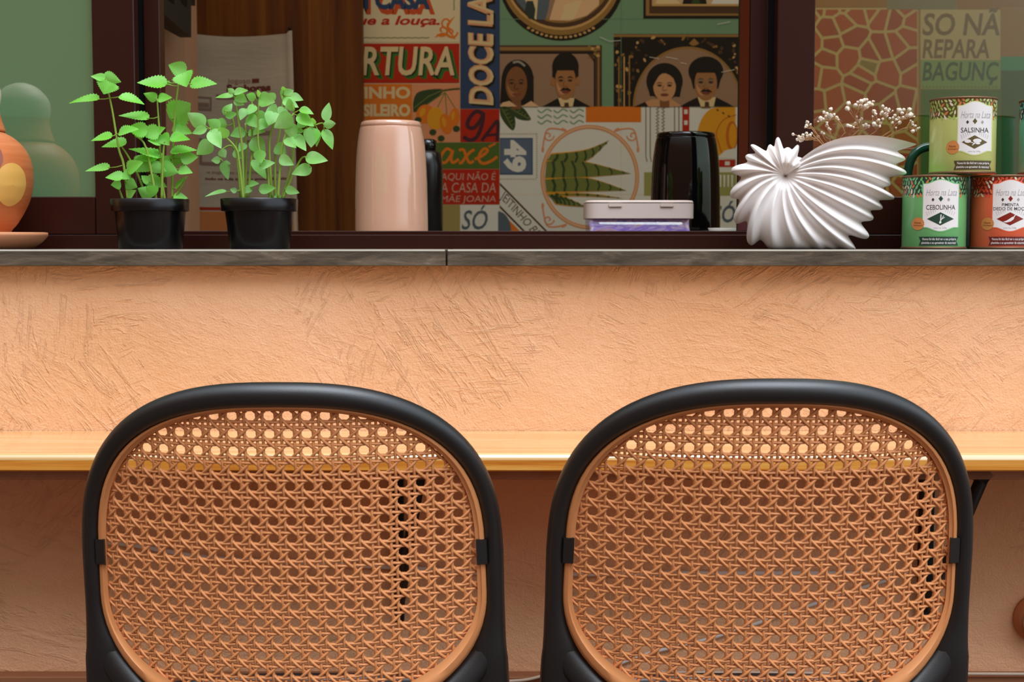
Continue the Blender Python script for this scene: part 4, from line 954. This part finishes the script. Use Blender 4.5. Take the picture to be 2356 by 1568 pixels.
# ------------------------------------------------------------------ speaker, towel
YK = 3.04
def K_(x, y, Y): return P(x, y, Y)
sp_ = thing('wall_speaker', P(420, 40, YK), 'charcoal wall speaker high at the left of the inner opening', 'speaker')
mb = MB()
fa = [K_(372, 28, 2.86), K_(440, 86, 3.0), K_(440, -120, 3.0), K_(372, -160, 2.86)]
bk = [K_(352, 52, 2.98), K_(414, 86, 3.09), K_(414, -110, 3.09), K_(352, -140, 2.98)]
mb.add([Vector(p) for p in fa + bk], [(0, 1, 2, 3), (7, 6, 5, 4), (0, 4, 5, 1), (1, 5, 6, 2), (2, 6, 7, 3), (3, 7, 4, 0)], m_speaker); mb.build('speaker_case', sp_)
mb = MB()
def on_face(u, w, d=.001):
    a = fa[0].lerp(fa[1], u); b2 = fa[3].lerp(fa[2], u); p = a.lerp(b2, w); nn = (fa[1] - fa[0]).cross(fa[3] - fa[0]).normalized()
    if nn.y > 0: nn = -nn
    return p + nn * d
for u0, u1, w0, w1 in ((.66, .84, .30, .50), (.18, .40, .22, .42)):
    mb.add([on_face(u, w) for u, w in ((u0, w0), (u1, w0), (u1, w1), (u0, w1))], [(0, 1, 2, 3)], m_gap)
mb.build('port', sp_)
mb = MB(); mb.box((fa[0].x - .02, 3.085, 1.55), (fa[0].x + .01, YST - .0005, 1.60), m_speaker); mb.build('mount', sp_)
YTW = YD - .012
tw = thing('tea_towel', P(560, 300, YTW), 'grey printed tea towel hanging on the dark wood door', 'tea towel')
nx, ny = 36, 44; vs = []
def tow(u, w, lay=0):
    top = 76 + 10 * math.sin(math.pi * u) * (1 - u * .3) - (6 if u > .96 else 0)
    x = 432 + (672 - 432) * u + (14 * w) * u; y = top + (540 - top) * w
    fold = .004 * math.sin(9 * u + 1.2 * w) * (.3 + .7 * w) + .003 * math.sin(22 * w + 2 * u) * max(0, 1 - w * 2.2)
    if u > .94: fold += .006 * math.sin((u - .94) / .06 * math.pi)
    return P(x, y, YTW - .006 - fold - lay * .0006)
for j in range(ny + 1):
    for i in range(nx + 1): vs.append(tow(i / nx, j / ny))
mb = MB(); mb.add(vs, [(j * (nx + 1) + i, (j + 1) * (nx + 1) + i, (j + 1) * (nx + 1) + i + 1, j * (nx + 1) + i + 1) for j in range(ny) for i in range(nx)], m_linen, True)
m_tr = M('towel_red', (176, 56, 34), .9, .1); m_to = M('towel_orange', (206, 128, 74), .9, .1); m_tb = M('towel_brown', (122, 64, 52), .9, .1); m_tg = M('towel_grey', (150, 124, 108), .9, .1)
def tw_uv(x, y): return (x - 432) / 240.0, (y - 80) / 460.0
def tw_grid(x0, y0, x1, y1, mat, lay=1, nx=24):
    vs = [tow(*tw_uv(x0 + (x1 - x0) * i / nx, y), lay) for y in (y0, (y0 + y1) / 2, y1) for i in range(nx + 1)]
    mb.add(vs, [(r * (nx + 1) + i, (r + 1) * (nx + 1) + i, (r + 1) * (nx + 1) + i + 1, r * (nx + 1) + i + 1) for r in range(2) for i in range(nx)], mat, True)
def tw_text(body, x0, y0, x1, y1, mat, bold=.02, shear=0):
    v_, f_ = text_mesh(body, bold, shear); mb.add([tow(*tw_uv(x0 + (x1 - x0) * u, y1 + (y0 - y1) * w), 1.6) for u, w in v_], f_, mat)
tw_grid(434, 476, 671, 483, m_tr); tw_grid(434, 486, 671, 530, m_to)
tw_text('Jogoso', 522, 176, 574, 192, m_tg, .0); tw_text('Senhoras', 520, 191, 620, 208, m_tb, .05)
tw_grid(578, 178, 594, 188, m_tb, 1.4, 4); tw_grid(496, 215, 602, 226, m_tg, 1.3); 
for (a, b2, c2, d_) in ((443, 222, 486, 226), (443, 248, 486, 254), (443, 226, 447, 250), (482, 226, 486, 250), (450, 236, 480, 246), (458, 318, 464, 378), (464, 372, 520, 380), (560, 300, 620, 310), (560, 320, 600, 326)): tw_grid(a, b2, c2, d_, m_tg, 1.3, 4)
tw_text('o jogo das senhoras da casa', 474, 392, 640, 400, m_tg, .01); tw_text('tudo na vida tem um pouco de nós', 470, 407, 650, 415, m_tb, .03)
mb.build('cloth', tw)
mb = MB(); a = P(445, 74, YTW); b2 = P(668, 70, YTW)
for q in (a, b2): mb.tube([q + Vector((0, .012, 0)), q + Vector((0, -.012, 0)), q + Vector((0, -.014, .006))], .003, m_steel, 8)
mb.build('hook', tw)

# ------------------------------------------------------------------ painted tile mural
KD = .42
def I(name, rgb): return M('mural_' + name, rgb, .45, .3, k=KD)
be = I('beige', (166, 154, 124)); pk = I('pinkbeige', (176, 136, 104)); rd = I('red', (136, 28, 8)); orr = I('orange', (186, 88, 20)); bl = I('blue', (34, 50, 76)); gn = I('green', (58, 78, 26)); te = I('teal', (84, 112, 86)); dk = I('dark', (22, 17, 13)); iv = I('ivory', (184, 148, 110))
pu = I('plum', (52, 24, 32)); dg = I('deepgreen', (38, 52, 26)); mg = I('midgreen', (84, 92, 44)); sk = I('skin', (124, 84, 50)); sk2 = I('skin_light', (150, 110, 76)); skd = I('skin_dark', (98, 62, 36)); gld = I('gilt', (112, 84, 42)); gl2 = I('gilt_light', (150, 120, 72)); bwn = I('brown', (58, 40, 24)); gry = I('grey', (112, 110, 98)); mau = I('mauve', (116, 92, 72)); sl = I('slate', (64, 74, 82)); ros = I('rose', (176, 110, 78)); olv = I('olive', (120, 108, 62)); rdo = I('rust', (150, 60, 24)); gsh = I('shadowgreen', (40, 82, 26)); clay = I('clay', (150, 78, 48)); wh = I('white', (196, 186, 160)); pap = I('papaya', (204, 116, 22)); papd = I('papaya_dark', (150, 78, 14))
mu = thing('tile_mural', P(1400, 300, YMUR), 'painted tile mural of lettering, framed portraits and fruit covering the back wall', 'mural')
def panel(name): return Paint(YMUR)
mb = Paint(YMUR); mb.rect(780, -260, 2600, 760, be, -2); 
v4 = [mb.W(x, y, 0) for x, y in ()]
mb.build('tile_backing', mu)
p = panel('a'); p.rect(780, -60, 1057, 97, be, 1); p.tbox('EM CASA', 787, -22, 998, 29, rdo, lay=2, bold=.05, dx=3, dy=5); p.tbox('EM CASA', 787, -24, 990, 22, bl, lay=3, bold=.05); p.tbox('que a louça.', 800, 36, 1012, 64, rd, lay=2, bold=.03, shear=.25)
p.line([(780 + i * 8, 86 + 1.5 * (i % 2)) for i in range(27)], 2, mg, 2); p.line([(1044 + 1.2 * (i % 2), -40 + i * 8) for i in range(9)], 2, mg, 2)
for (cx_, cy_, a0, sg) in ((1028, 52, 1, 1), (1018, 70, 2.5, -1), (1038, 74, 0, 1)): p.line(spiral(cx_, cy_, 15, 1.1, a0, sg), 4, orr, 2)
p.line(smooth_path([(1048, 90), (1030, 62), (1046, 38)], 6), 6, orr, 2, taper=True); p.line(smooth_path([(1048, 90), (1020, 78), (1000, 86)], 6), 6, orr, 2, taper=True)
p.build('lettering_panel', mu)
p = panel('b'); p.rect(780, 100, 1057, 191, rd, 1)
for q in range(6, 0, -1): p.tbox('FARTURA', 757, 108, 1046, 174, gsh if q > 2 else dk, lay=2 + (6 - q) * .1, bold=.02, shear=.12, dx=q * 1.6, dy=q * 1.4)
p.tbox('FARTURA', 757, 107, 1046, 174, iv, lay=3, bold=.02, shear=.12); p.build('lettering_panel', mu)
p = panel('c'); p.rect(780, 193, 948, 276, orr, 1); p.tbox('JEITINHO', 766, 199, 944, 235, iv, bold=.04); p.tbox('BRASILEIRO', 778, 239, 944, 268, iv, bold=.05); p.build('lettering_panel', mu)
p = panel('d'); p.rect(949, 193, 1058, 327, ros, 1)
p.poly(smooth_path([(950, 240), (958, 215), (985, 206), (1020, 206), (1005, 225), (985, 240), (965, 255), (951, 258)], 3), dg, 2); p.line([(953, 248), (985, 222), (1020, 207)], 2, mg, 3); p.line(smooth_path([(1010, 210), (1035, 206), (1058, 204)], 4), 4, dg, 2)
for (cx_, cy_, rx, ry, ro, sx_, sy_) in ((978, 262, 20, 22, .4, 962, 276), (1002, 272, 19, 26, 0, 996, 304), (1026, 285, 14, 24, -.2, 1015, 318), (1046, 270, 12, 22, .1, 1050, 296)):
    p.line([(cx_ + 2, cy_ - 20), (1024, 212)], 2, mg, 2); p.ell(cx_, cy_, rx, ry, orr if cx_ != 1002 else pap, 3, rot=ro); p.ell(cx_ - rx * .3, cy_ - ry * .2, rx * .3, ry * .5, pap, 4, rot=ro); p.ell(sx_, sy_, 8, 7, dg, 4)
p.build('fruit_panel', mu)
p = panel('e'); p.rect(1059, -120, 1150, 250, bl, 1)
q = ((1134, 242), (1134, -46), (1074, -46), (1078, 242)); p.text('DOCE LAR', q, dk, lay=2, bold=.05, shear=.1, dx=6, dy=5); p.text('DOCE LAR', q, I('salmon', (186, 122, 88)), lay=3, bold=.045, shear=.1); p.text('DOCE LAR', q, iv, lay=4, bold=.0, shear=.1, dx=2)
p.build('lettering_panel', mu)
p = panel('f'); p.rect(1059, 251, 1149, 327, rd, 1)
p.line(smooth_path([(1112, 262), (1096, 256), (1080, 272), (1076, 290), (1090, 294), (1106, 276), (1112, 260), (1108, 290), (1096, 316), (1080, 322), (1066, 314)], 5), 9, pu, 2)
p.line(smooth_path([(1108, 324), (1126, 300), (1142, 280), (1146, 284), (1144, 324)], 4), 8, pu, 2); p.line([(1116, 312), (1149, 308)], 6, pu, 2); p.build('lettering_panel', mu)
p = panel('g'); p.rect(985, 328, 1149, 388, gn, 1)
p.line(smooth_path([(1040, 348), (1028, 342), (1016, 356), (1014, 370), (1024, 374), (1036, 360), (1042, 346), (1038, 364), (1042, 374), (1056, 366)], 5), 6.5, orr, 2)
p.line(smooth_path([(1056, 346), (1066, 344), (1072, 358), (1080, 374), (1090, 370)], 5), 6.5, orr, 2); p.line(smooth_path([(1092, 344), (1084, 348), (1072, 360), (1062, 374), (1056, 374)], 5), 6.5, orr, 2)
p.line(smooth_path([(1092, 366), (1110, 358), (1122, 346), (1114, 342), (1104, 354), (1102, 368), (1112, 376), (1130, 370), (1144, 360)], 5), 6.5, orr, 2); p.line([(1124, 338), (1140, 330)], 5, orr, 2); p.build('lettering_panel', mu)
p = panel('h'); p.rect(985, 389, 1149, 470, rd, 1)
for i, t_ in enumerate(('AQUI NÃO É', 'A CASA DA', 'MÃE JOANA')): p.tbox(t_, 1014 + (0 if i != 1 else 0), 394 + i * 26, 1141, 417 + i * 26, I('greyletter', (150, 118, 104)), bold=.0, shear=.12)
p.build('lettering_panel', mu)
p = panel('i'); p.rect(985, 471, 1058, 545, olv, 1); p.rect(1059, 471, 1149, 545, wh, 1); p.tbox('SÓ', 1062, 472, 1122, 528, sl, bold=.01, shear=.25); p.build('lettering_panel', mu)
# portrait wall
p = panel('j'); p.rect(1150, -120, 1705, 245, te, 1)
p.line([(1429, -20), (1429, 245)], 1.5, I('grout', (70, 96, 72)), 2); p.line([(1150, 44), (1705, 44)], 1.5, I('grout', (70, 96, 72)), 2); p.build('green_wall_panel', mu)
p = panel('k')
p.ell(1292, -52, 146, 146, dk, 2, n=48); p.ell(1291, -55, 139, 136, gld, 3, n=48); p.ell(1291, -58, 131, 127, gl2, 4, n=48); p.ell(1291, -60, 127, 123, bwn, 5, n=48); p.ell(1291, -62, 118, 115, gld, 6, n=48); p.ell(1291, -64, 110, 112, mau, 7, n=48)
p.poly([(1184, -40), (1270, -40), (1262, 20), (1254, 46), (1230, 44), (1205, 22), (1188, 2)], sl, 8); p.poly([(1197, -30), (1240, -30), (1234, 46), (1222, 36)], iv, 9); p.poly([(1212, 2), (1226, 2), (1232, 22), (1229, 44), (1216, 42), (1208, 22)], I('tie', (34, 44, 40)), 10); p.poly([(1292, -40), (1380, -40), (1378, 12), (1350, 36), (1310, 48), (1264, 46), (1274, 10)], pk, 8); p.poly([(1290, 46), (1300, 10), (1340, 0), (1320, 44)], iv, 9)
for i in range(15):
    a = math.radians(58 + i * 4.6); p.ell(1291 + 140 * math.cos(a), -54 + 140 * math.sin(a), 4, 3, gl2, 8, n=8)
p.build('portrait_oval', mu)
p = panel('l')
p.rect(1480, -90, 1705, 43, dk, 2); p.rect(1486, -84, 1705, 36, gld, 3); p.rect(1494, -80, 1705, 31, bwn, 4); p.rect(1500, -76, 1705, 14, gl2, 5); p.rect(1505, -76, 1705, 9, I('picture', (150, 128, 98)), 6); p.poly([(1508, 9), (1520, -20), (1550, -10), (1566, 9)], iv, 7); p.poly([(1570, 9), (1580, -30), (1620, -30), (1626, 9)], dk, 7); p.poly([(1590, 9), (1600, -20), (1612, 9)], dg, 8); p.poly([(1636, 9), (1650, -20), (1700, -20), (1705, 9)], wh, 7); p.build('portrait_frame', mu)
def head(p, cx, cy, rx, ry, skin, hair, mous, specs):
    if hair == 'long':
        p.ell(cx + 3, cy - 14, rx * 1.45, ry * 1.05, dk, 6); p.poly([(cx - rx * 1.35, cy - 20), (cx + rx * 1.6, cy - 20), (cx + rx * 1.6, cy + 44), (cx + rx * .5, cy + 48), (cx - rx * 1.5, cy + 44)], dk, 6.1); p.line(smooth_path([(cx - 8, cy - 50), (cx + 6, cy - 52), (cx + 20, cy - 42)], 5), 5, gry, 7)
    elif hair == 'bob':
        p.ell(cx + 0, cy - 12, rx * 1.62, ry * 1.25, dk, 6); p.poly([(cx - rx * 1.6, cy - 12), (cx + rx * 1.62, cy - 12), (cx + rx * 1.35, cy + 24), (cx - rx * 1.3, cy + 22)], dk, 6.1)
    elif hair == 'short':
        p.ell(cx, cy - 34, rx * 1.28, ry * .80, dk, 6); p.rect(cx - rx * 1.26, cy - 36, cx + rx * 1.26, cy - 6, dk, 6.1); p.ell(cx - rx * 1.2, cy + 0, 5, 10, skin, 6.5); p.ell(cx + rx * 1.2, cy - 2, 5, 10, skin, 6.5)
    else:
        p.ell(cx, cy - 28, rx * 1.55, ry * .86, dk, 6); p.poly([(cx - rx * 1.5, cy - 28), (cx + rx * 1.5, cy - 28), (cx + rx * 1.1, cy + 12), (cx - rx * 1.1, cy + 12)], dk, 6.1)
    p.rect(cx - rx * .42, cy + ry * .6, cx + rx * .42, cy + ry * 1.4, skd, 6.2)
    p.ell(cx, cy, rx, ry, skin, 8); p.ell(cx - rx * .28, cy + ry * .1, rx * .55, ry * .6, sk2 if skin is not skd else sk, 8.5); p.ell(cx, cy - ry * .1, rx * .8, ry * .55, skin, 8.7)
    if hair in ('short', 'afro'): p.poly([(cx - rx * 1.02, cy - ry * .2), (cx - rx * .9, cy - ry * .62), (cx + rx * .9, cy - ry * .62), (cx + rx * 1.02, cy - ry * .2), (cx + rx * 1.1, cy - ry * 1.05), (cx - rx * 1.1, cy - ry * 1.05)], dk, 9)
    if hair == 'bob': p.poly(smooth_path([(cx - rx * 1.05, cy + 2), (cx - rx * .5, cy - ry * .72), (cx + rx * .1, cy - ry * .9), (cx + rx * .8, cy - ry * .55), (cx + rx * 1.08, cy + 2), (cx + rx * 1.2, cy - ry), (cx, cy - ry * 1.25), (cx - rx * 1.2, cy - ry)], 2), dk, 9)
    for sg in (-1, 1):
        p.line(smooth_path([(cx + sg * rx * .18, cy - ry * .20), (cx + sg * rx * .45, cy - ry * .27), (cx + sg * rx * .74, cy - ry * .19)], 3), 3.2 if hair in ('short', 'afro') else 2, dk, 10, taper=True)
        p.ell(cx + sg * rx * .44, cy - ry * .07, 5.5, 2.6, bwn, 10); p.ell(cx + sg * rx * .44, cy - ry * .07, 2.0, 1.8, dk, 11)
    p.line(smooth_path([(cx - 2, cy - ry * .05), (cx - 5, cy + ry * .22), (cx + 1, cy + ry * .27), (cx + 5, cy + ry * .22)], 3), 1.8, skd if skin is not skd else bwn, 10)
    p.ell(cx, cy + ry * .56, rx * .36, 3.6, I('lips', (108, 54, 40)), 10); p.line([(cx - rx * .36, cy + ry * .55), (cx + rx * .36, cy + ry * .55)], 1, bwn, 11)
    if mous: p.poly(smooth_path([(cx - rx * .55, cy + ry * .50), (cx - rx * .2, cy + ry * .32), (cx, cy + ry * .36), (cx + rx * .2, cy + ry * .32), (cx + rx * .55, cy + ry * .50), (cx, cy + ry * .46)], 3), dk, 12)
    if specs:
        for sg in (-1, 1): p.line([(cx + sg * rx * .46 + 9 * math.cos(t), cy - ry * .06 + 7 * math.sin(t)) for t in [2 * math.pi * i / 14 for i in range(14)]], 1.3, gry, 12, closed=True)
def suit(p, cx, y0, w, y1, tie=True):
    p.poly([(cx - w, y1), (cx - w * .75, y0 + 14), (cx - w * .3, y0), (cx + w * .3, y0), (cx + w * .75, y0 + 14), (cx + w, y1)], dk, 7); p.poly([(cx - w * .34, y0 + 1), (cx + w * .34, y0 + 1), (cx + w * .26, y1), (cx - w * .22, y1)], iv, 7.4)
    if tie: p.poly([(cx - 4, y0 + 12), (cx + 5, y0 + 12), (cx + 6, y1), (cx - 5, y1)], bwn, 7.8)
p = panel('m'); p.rect(1150, 104, 1385, 245, bwn, 2); p.rect(1150, 108, 1381, 116, gld, 3); p.rect(1150, 119, 1369, 245, dk, 3); p.rect(1150, 124, 1366, 245, mau, 4); p.line([(1377, 120), (1377, 245)], 4, gld, 3)
for i in range(9): p.ell(1356 + 3 * (i % 4) * 2.2, 108 + 4 * (i % 3) + (i // 5) * 16, 4.5, 3.5, gl2 if i % 2 else gld, 5, n=9)
p.poly([(1366, 124), (1366, 142), (1352, 124)], bwn, 5)
head(p, 1188, 194, 25, 41, skd, 'long', 0, 0); p.poly([(1150, 245), (1156, 236), (1172, 232), (1190, 245)], pk, 9); p.poly([(1200, 245), (1222, 232), (1240, 245)], pk, 9)
suit(p, 1303, 224, 56, 245); head(p, 1301, 188, 24, 42, sk, 'short', 1, 0); p.build('portrait_couple', mu)
p = panel('n'); p.rect(1412, 78, 1705, 245, dk, 2)
p.line([(1412, 82), (1705, 82)], 6, gld, 3); rnd = random.Random(5)
for i in range(150):
    x = rnd.uniform(1416, 1702); y = rnd.uniform(86, 242)
    if ((x - 1582) / 128) ** 2 + ((y - 245) / 140) ** 2 > 1.02: p.ell(x, y, rnd.uniform(2.5, 7), rnd.uniform(2, 4.5), rnd.choice((gld, bwn, bwn, gl2, gld)), 3 + (i % 5) * .2, n=8, rot=rnd.uniform(0, 3))
p.ell(1582, 245, 126, 138, gld, 5, 180, 360, n=40); p.ell(1582, 245, 121, 132, mau, 5.4, 180, 360, n=40); p.poly([(1585, 100), (1597, 88), (1609, 100), (1600, 105), (1592, 105)], gld, 5.5)
for x in (1424, 1436, 1448): p.line([(x, 130), (x, 245)], 3, gld if x != 1436 else gl2, 4.6)
p.poly([(1460, 245), (1482, 236), (1500, 228), (1545, 228), (1570, 245)], sk2, 6.1); p.poly([(1460, 245), (1484, 234), (1492, 245)], dk, 6.4)
head(p, 1529, 199, 26, 34, sk2, 'bob', 0, 0); suit(p, 1626, 222, 62, 245); head(p, 1624, 192, 26, 40, sk, 'afro', 1, 1)
for a, b2, c2, d_ in ((1494, 131, 1516, 135), (1532, 131, 1560, 136), (1565, 144, 1580, 147), (1380, 85, 1402, 95), (1402, 95, 1428, 93), (1650, 56, 1680, 50), (1660, 166, 1690, 160)): p.line([(a, b2), (c2, d_)], 2, wh, 13, taper=True)
p.build('portrait_couple', mu)
# lower cream wall
p = panel('o'); p.rect(1150, 245, 1705, 560, wh, 1); p.rect(1348, 245, 1475, 281, orr, 2); p.line([(1429, 245), (1429, 560)], 1.2, be, 1.5); p.line([(1150, 447), (1705, 447)], 1.2, be, 1.5)
for r_ in range(3):
    for c_ in range(3): p.line(smooth_path([(1237 + c_ * 37, 253 + r_ * 13), (1246 + c_ * 37, 259 + r_ * 13), (1258 + c_ * 37, 251 + r_ * 13), (1269 + c_ * 37, 256 + r_ * 13)], 4), 3, sl if r_ > 3 else I('wavegreen', (92, 118, 92)), 2)
for pts in ([(1150, 246), (1168, 246), (1182, 262), (1186, 285), (1180, 300), (1164, 286), (1152, 266)], [(1168, 246), (1200, 246), (1215, 262), (1221, 276), (1200, 276), (1184, 268)]): p.poly(smooth_path([*pts, pts[0]], 3)[:-1], dg, 2)
for a, b2 in (((1154, 248), (1180, 296)), ((1172, 248), (1218, 274))): p.line([a, b2], 1.8, mg, 3)
for i in range(5): p.line([(1158 + i * 5, 256 + i * 8), (1168 + i * 4, 252 + i * 8)], 1.4, mg, 3); p.line([(1182 + i * 8, 252 + i * 5), (1190 + i * 7, 250 + i * 4)], 1.4, mg, 3)
p.build('botanical_panel', mu)
p = panel('p'); bs = I('stampblue', (54, 68, 88)); p.rect(1150, 317, 1226, 402, bs, 2); p.rect(1152, 321, 1222, 398, I('stampblue2', (66, 80, 98)), 2.4)
p.text('49', ((1156, 392), (1156, 394), (1156, 394), (1156, 392)), wh, lay=3) if False else p.text('49', ((1158, 322), (1158, 396), (1211, 396), (1211, 322)), wh, lay=3, bold=.05)
for i in range(17): p.ell(1152 + i * 5, 308, 1.5, 1.5, olv, 2, n=6); p.ell(1152 + i * 5, 412, 1.5, 1.5, olv, 2, n=6)
for i in range(21): p.ell(1235, 308 + i * 5, 1.5, 1.5, olv, 2, n=6)
p.build('stamp_panel', mu)
p = panel('q')
cx_, cy_, R_ = 1357, 407, 109
for rr, mt, w_ in ((R_, ros, 9), (R_, iv, 2.5)): p.line([(cx_ + rr * math.cos(t), cy_ + rr * 1.06 * math.sin(t)) for t in [2 * math.pi * i / 72 for i in range(72)]], w_, mt, 3 if w_ > 3 else 3.6, closed=True)
def sword(b1, b2_, tip, mid, dark_):
    top = smooth_path([b1, mid[0], tip], 8); bt_ = smooth_path([tip, mid[1], b2_], 8); p.poly(top + bt_[1:], pap, 4); c0 = ((b1[0] + b2_[0] + tip[0]) / 3, (b1[1] + b2_[1] + tip[1]) / 3)
    t2 = [q + Vector((0, 3.2)) * (1 - i / len(top)) for i, q in enumerate(top)]; b3 = [q - Vector((0, 3.2)) * (i / len(bt_)) for i, q in enumerate(bt_)]
    p.poly(t2 + b3[1:], mg, 4.5)
    for i in range(2, len(t2) - 1, 2):
        a = t2[i]; z = b3[len(b3) - 1 - i] if len(b3) - 1 - i >= 0 else b3[0]; p.line([a, ((a.x + z.x) / 2 + 4, (a.y + z.y) / 2), z], 7 - i * .3, dg, 4.8)
sword((1268, 352), (1258, 372), (1402, 322), ((1345, 344), (1345, 372)), 0); sword((1258, 368), (1254, 412), (1452, 399), ((1340, 370), (1350, 408)), 0); sword((1254, 410), (1258, 444), (1442, 438), ((1350, 408), (1350, 441)), 0)
sword((1262, 444), (1268, 452), (1436, 456), ((1350, 444), (1350, 452)), 0); sword((1260, 444), (1278, 470), (1350, 476), ((1300, 452), (1310, 474)), 0)
for (fx, fy, sx_, sy_) in ((1262, 312, 1, 1), (1455, 312, -1, 1), (1262, 505, 1, -1)):
    p.line([(fx + sx_ * (a - fx), b2) for a, b2 in spiral(fx, fy, 13, 1.2, 0, 1)], 3, ros, 2); p.line(smooth_path([(fx - sx_ * 14, fy + sy_ * 36), (fx - sx_ * 10, fy + sy_ * 8), (fx - sx_ * 2, fy - sy_ * 14), (fx + sx_ * 20, fy - sy_ * 16), (fx + sx_ * 42, fy - sy_ * 10)], 6), 3.4, ros, 2); p.ell(fx + sx_ * 36, fy - sy_ * 14, 7, 3, ros, 2.4, n=10, rot=.5 * sx_ * sy_); p.ell(fx - sx_ * 13, fy + sy_ * 32, 3, 7, ros, 2.4, n=10)
p.build('snake_plant_medallion', mu)
p = panel('r'); p.poly([(1150, 420), (1158, 428), (1258, 530), (1266, 545), (1216, 545), (1150, 478)], bwn, 2); p.poly([(1150, 426), (1256, 534), (1250, 545), (1222, 545), (1150, 472)], wh, 2.4)
p.text('JEITINHO BR', ((1147, 460), (1226, 548), (1250, 538), (1160, 437)), bwn, lay=3, bold=.0); p.poly([(1150, 485), (1210, 545), (1150, 545)], orr, 2); p.ell(1146, 532, 30, 46, sl, 2.6, -90, 90); p.build('banner_panel', mu)
p = panel('s')
for x in (1486, 1496, 1552, 1562): p.line([(x, 245), (x, 360 if x < 1500 else 330), (x + (3 if x < 1500 else 0), 372 if x < 1500 else 330)], 1.8, bwn, 2)
for k in range(2): p.line([(1513 + k * 13 + 4 * math.sin(i * 2.1) * (1 if i % 3 else .3), 246 + i * 2.6) for i in range(28)], 2, bwn, 2)
p.rect(1570, 245, 1586, 320, rd, 2)
for i in range(4): p.rect(1574, 252 + i * 25, 1582, 262 + i * 25, wh, 3)
p.poly(smooth_path([(1692, 246), (1645, 247), (1622, 262), (1608, 290), (1606, 320), (1620, 350), (1650, 362), (1692, 352)], 4), pap, 2); p.line(smooth_path([(1694, 264), (1664, 276), (1648, 306), (1654, 330), (1662, 356)], 5), 2.5, papd, 3); p.ell(1684, 312, 14, 34, papd, 3); p.ell(1686, 312, 9, 28, pap, 3.4)
for i in range(9): p.ell(1650 + (i * 13) % 38, 252 + (i * 7) % 20, 2.2, 1.4, bwn, 3.5, n=7)
p.poly([(1650, 362), (1668, 346), (1692, 340), (1692, 366)], wh, 3.6); p.rect(1654, 367, 1692, 384, rd, 2); p.rect(1668, 371, 1679, 380, wh, 3); p.rect(1482, 396, 1694, 450, I('oliveleaf', (116, 118, 64)), 2)
for i in range(4): p.poly([(1655 + i * 9, 402), (1660 + i * 9, 402), (1659 + i * 9, 430), (1656 + i * 9, 430)], wh, 3)
p.tbox('SÓ', 1640, 462, 1692, 512, sl, lay=2, bold=.02, shear=.2); p.build('papaya_panel', mu)
# seen through the right pane: broken tile mosaic and a lettered sign
p = panel('t'); moz = I('brick', (150, 72, 48)); moz2 = I('brick2', (138, 64, 44)); grt = I('mosaicgrout', (168, 150, 108)); p.rect(1840, 18, 2112, 560, grt, 1)
rnd = random.Random(11); sites = []
for j in range(13):
    for i in range(7): sites.append((1822 + i * 46 + (j % 2) * 22 + rnd.uniform(-21, 21), 6 + j * 44 + rnd.uniform(-21, 21)))
for k, (sx_, sy_) in enumerate(sites):
    cell = [Vector((1842, 22)), Vector((2110, 22)), Vector((2110, 556)), Vector((1842, 556))]
    for j, (ox, oy) in enumerate(sites):
        if j == k or abs(ox - sx_) > 150 or abs(oy - sy_) > 150: continue
        d = Vector((ox - sx_, oy - sy_)); l = d.length; mpt = Vector((sx_, sy_)) + d * (.5 - 3.4 / l); d /= l; out = []
        for a, b2 in zip(cell, cell[1:] + cell[:1]):
            da, db = (a - mpt).dot(d), (b2 - mpt).dot(d)
            if da <= 0: out.append(a)
            if (da < 0) != (db < 0): out.append(a + (b2 - a) * (da / (da - db)))
        cell = out
        if len(cell) < 3: break
    if len(cell) >= 3: p.poly([(q.x, q.y) for q in cell], olv if k == 24 else rnd.choice((moz, moz, moz2)), 2)
p.rect(1840, -80, 2040, 17, I('tan', (132, 96, 60)), 1); p.rect(2041, -80, 2200, 22, gry, 1); p.rect(2201, -80, 2500, 22, I('tan', (132, 96, 60)), 1); p.build('mosaic_panel', mu)
p = panel('u'); p.rect(2113, 22, 2600, 560, I('tan2', (140, 106, 70)), 1); p.rect(2118, 16, 2302, 205, be, 2); li = I('signgrey', (104, 88, 68))
for i, (t_, a, b2) in enumerate((('SO NÃ', 18, 82), ('REPARA', 90, 134), ('BAGUNÇ', 142, 196))): p.tbox(t_, 2122, a, (2300, 2276, 2298)[i], b2, (li, li, I('tealletter', (44, 82, 64)))[i], lay=3, bold=.02, shear=.15)
for i in range(22): p.ell(2124 + i * 8, 200, 2, 2, li, 3, n=6)
p.rect(2303, 16, 2600, 560, I('tan2', (140, 106, 70)), 2.5); p.rect(2118, 138, 2302, 205, I('signpale', (108, 142, 96)), 2.2); p.rect(2118, 206, 2302, 560, I('signgreen', (66, 104, 62)), 2); p.rect(2303, 130, 2600, 560, I('lowergreen', (40, 84, 52)), 3); p.rect(2303, 130, 2600, 162, I('turquoise', (48, 132, 108)), 3.4)  # flat green and turquoise blocks under and beside the lettering
p.build('sign_panel', mu)
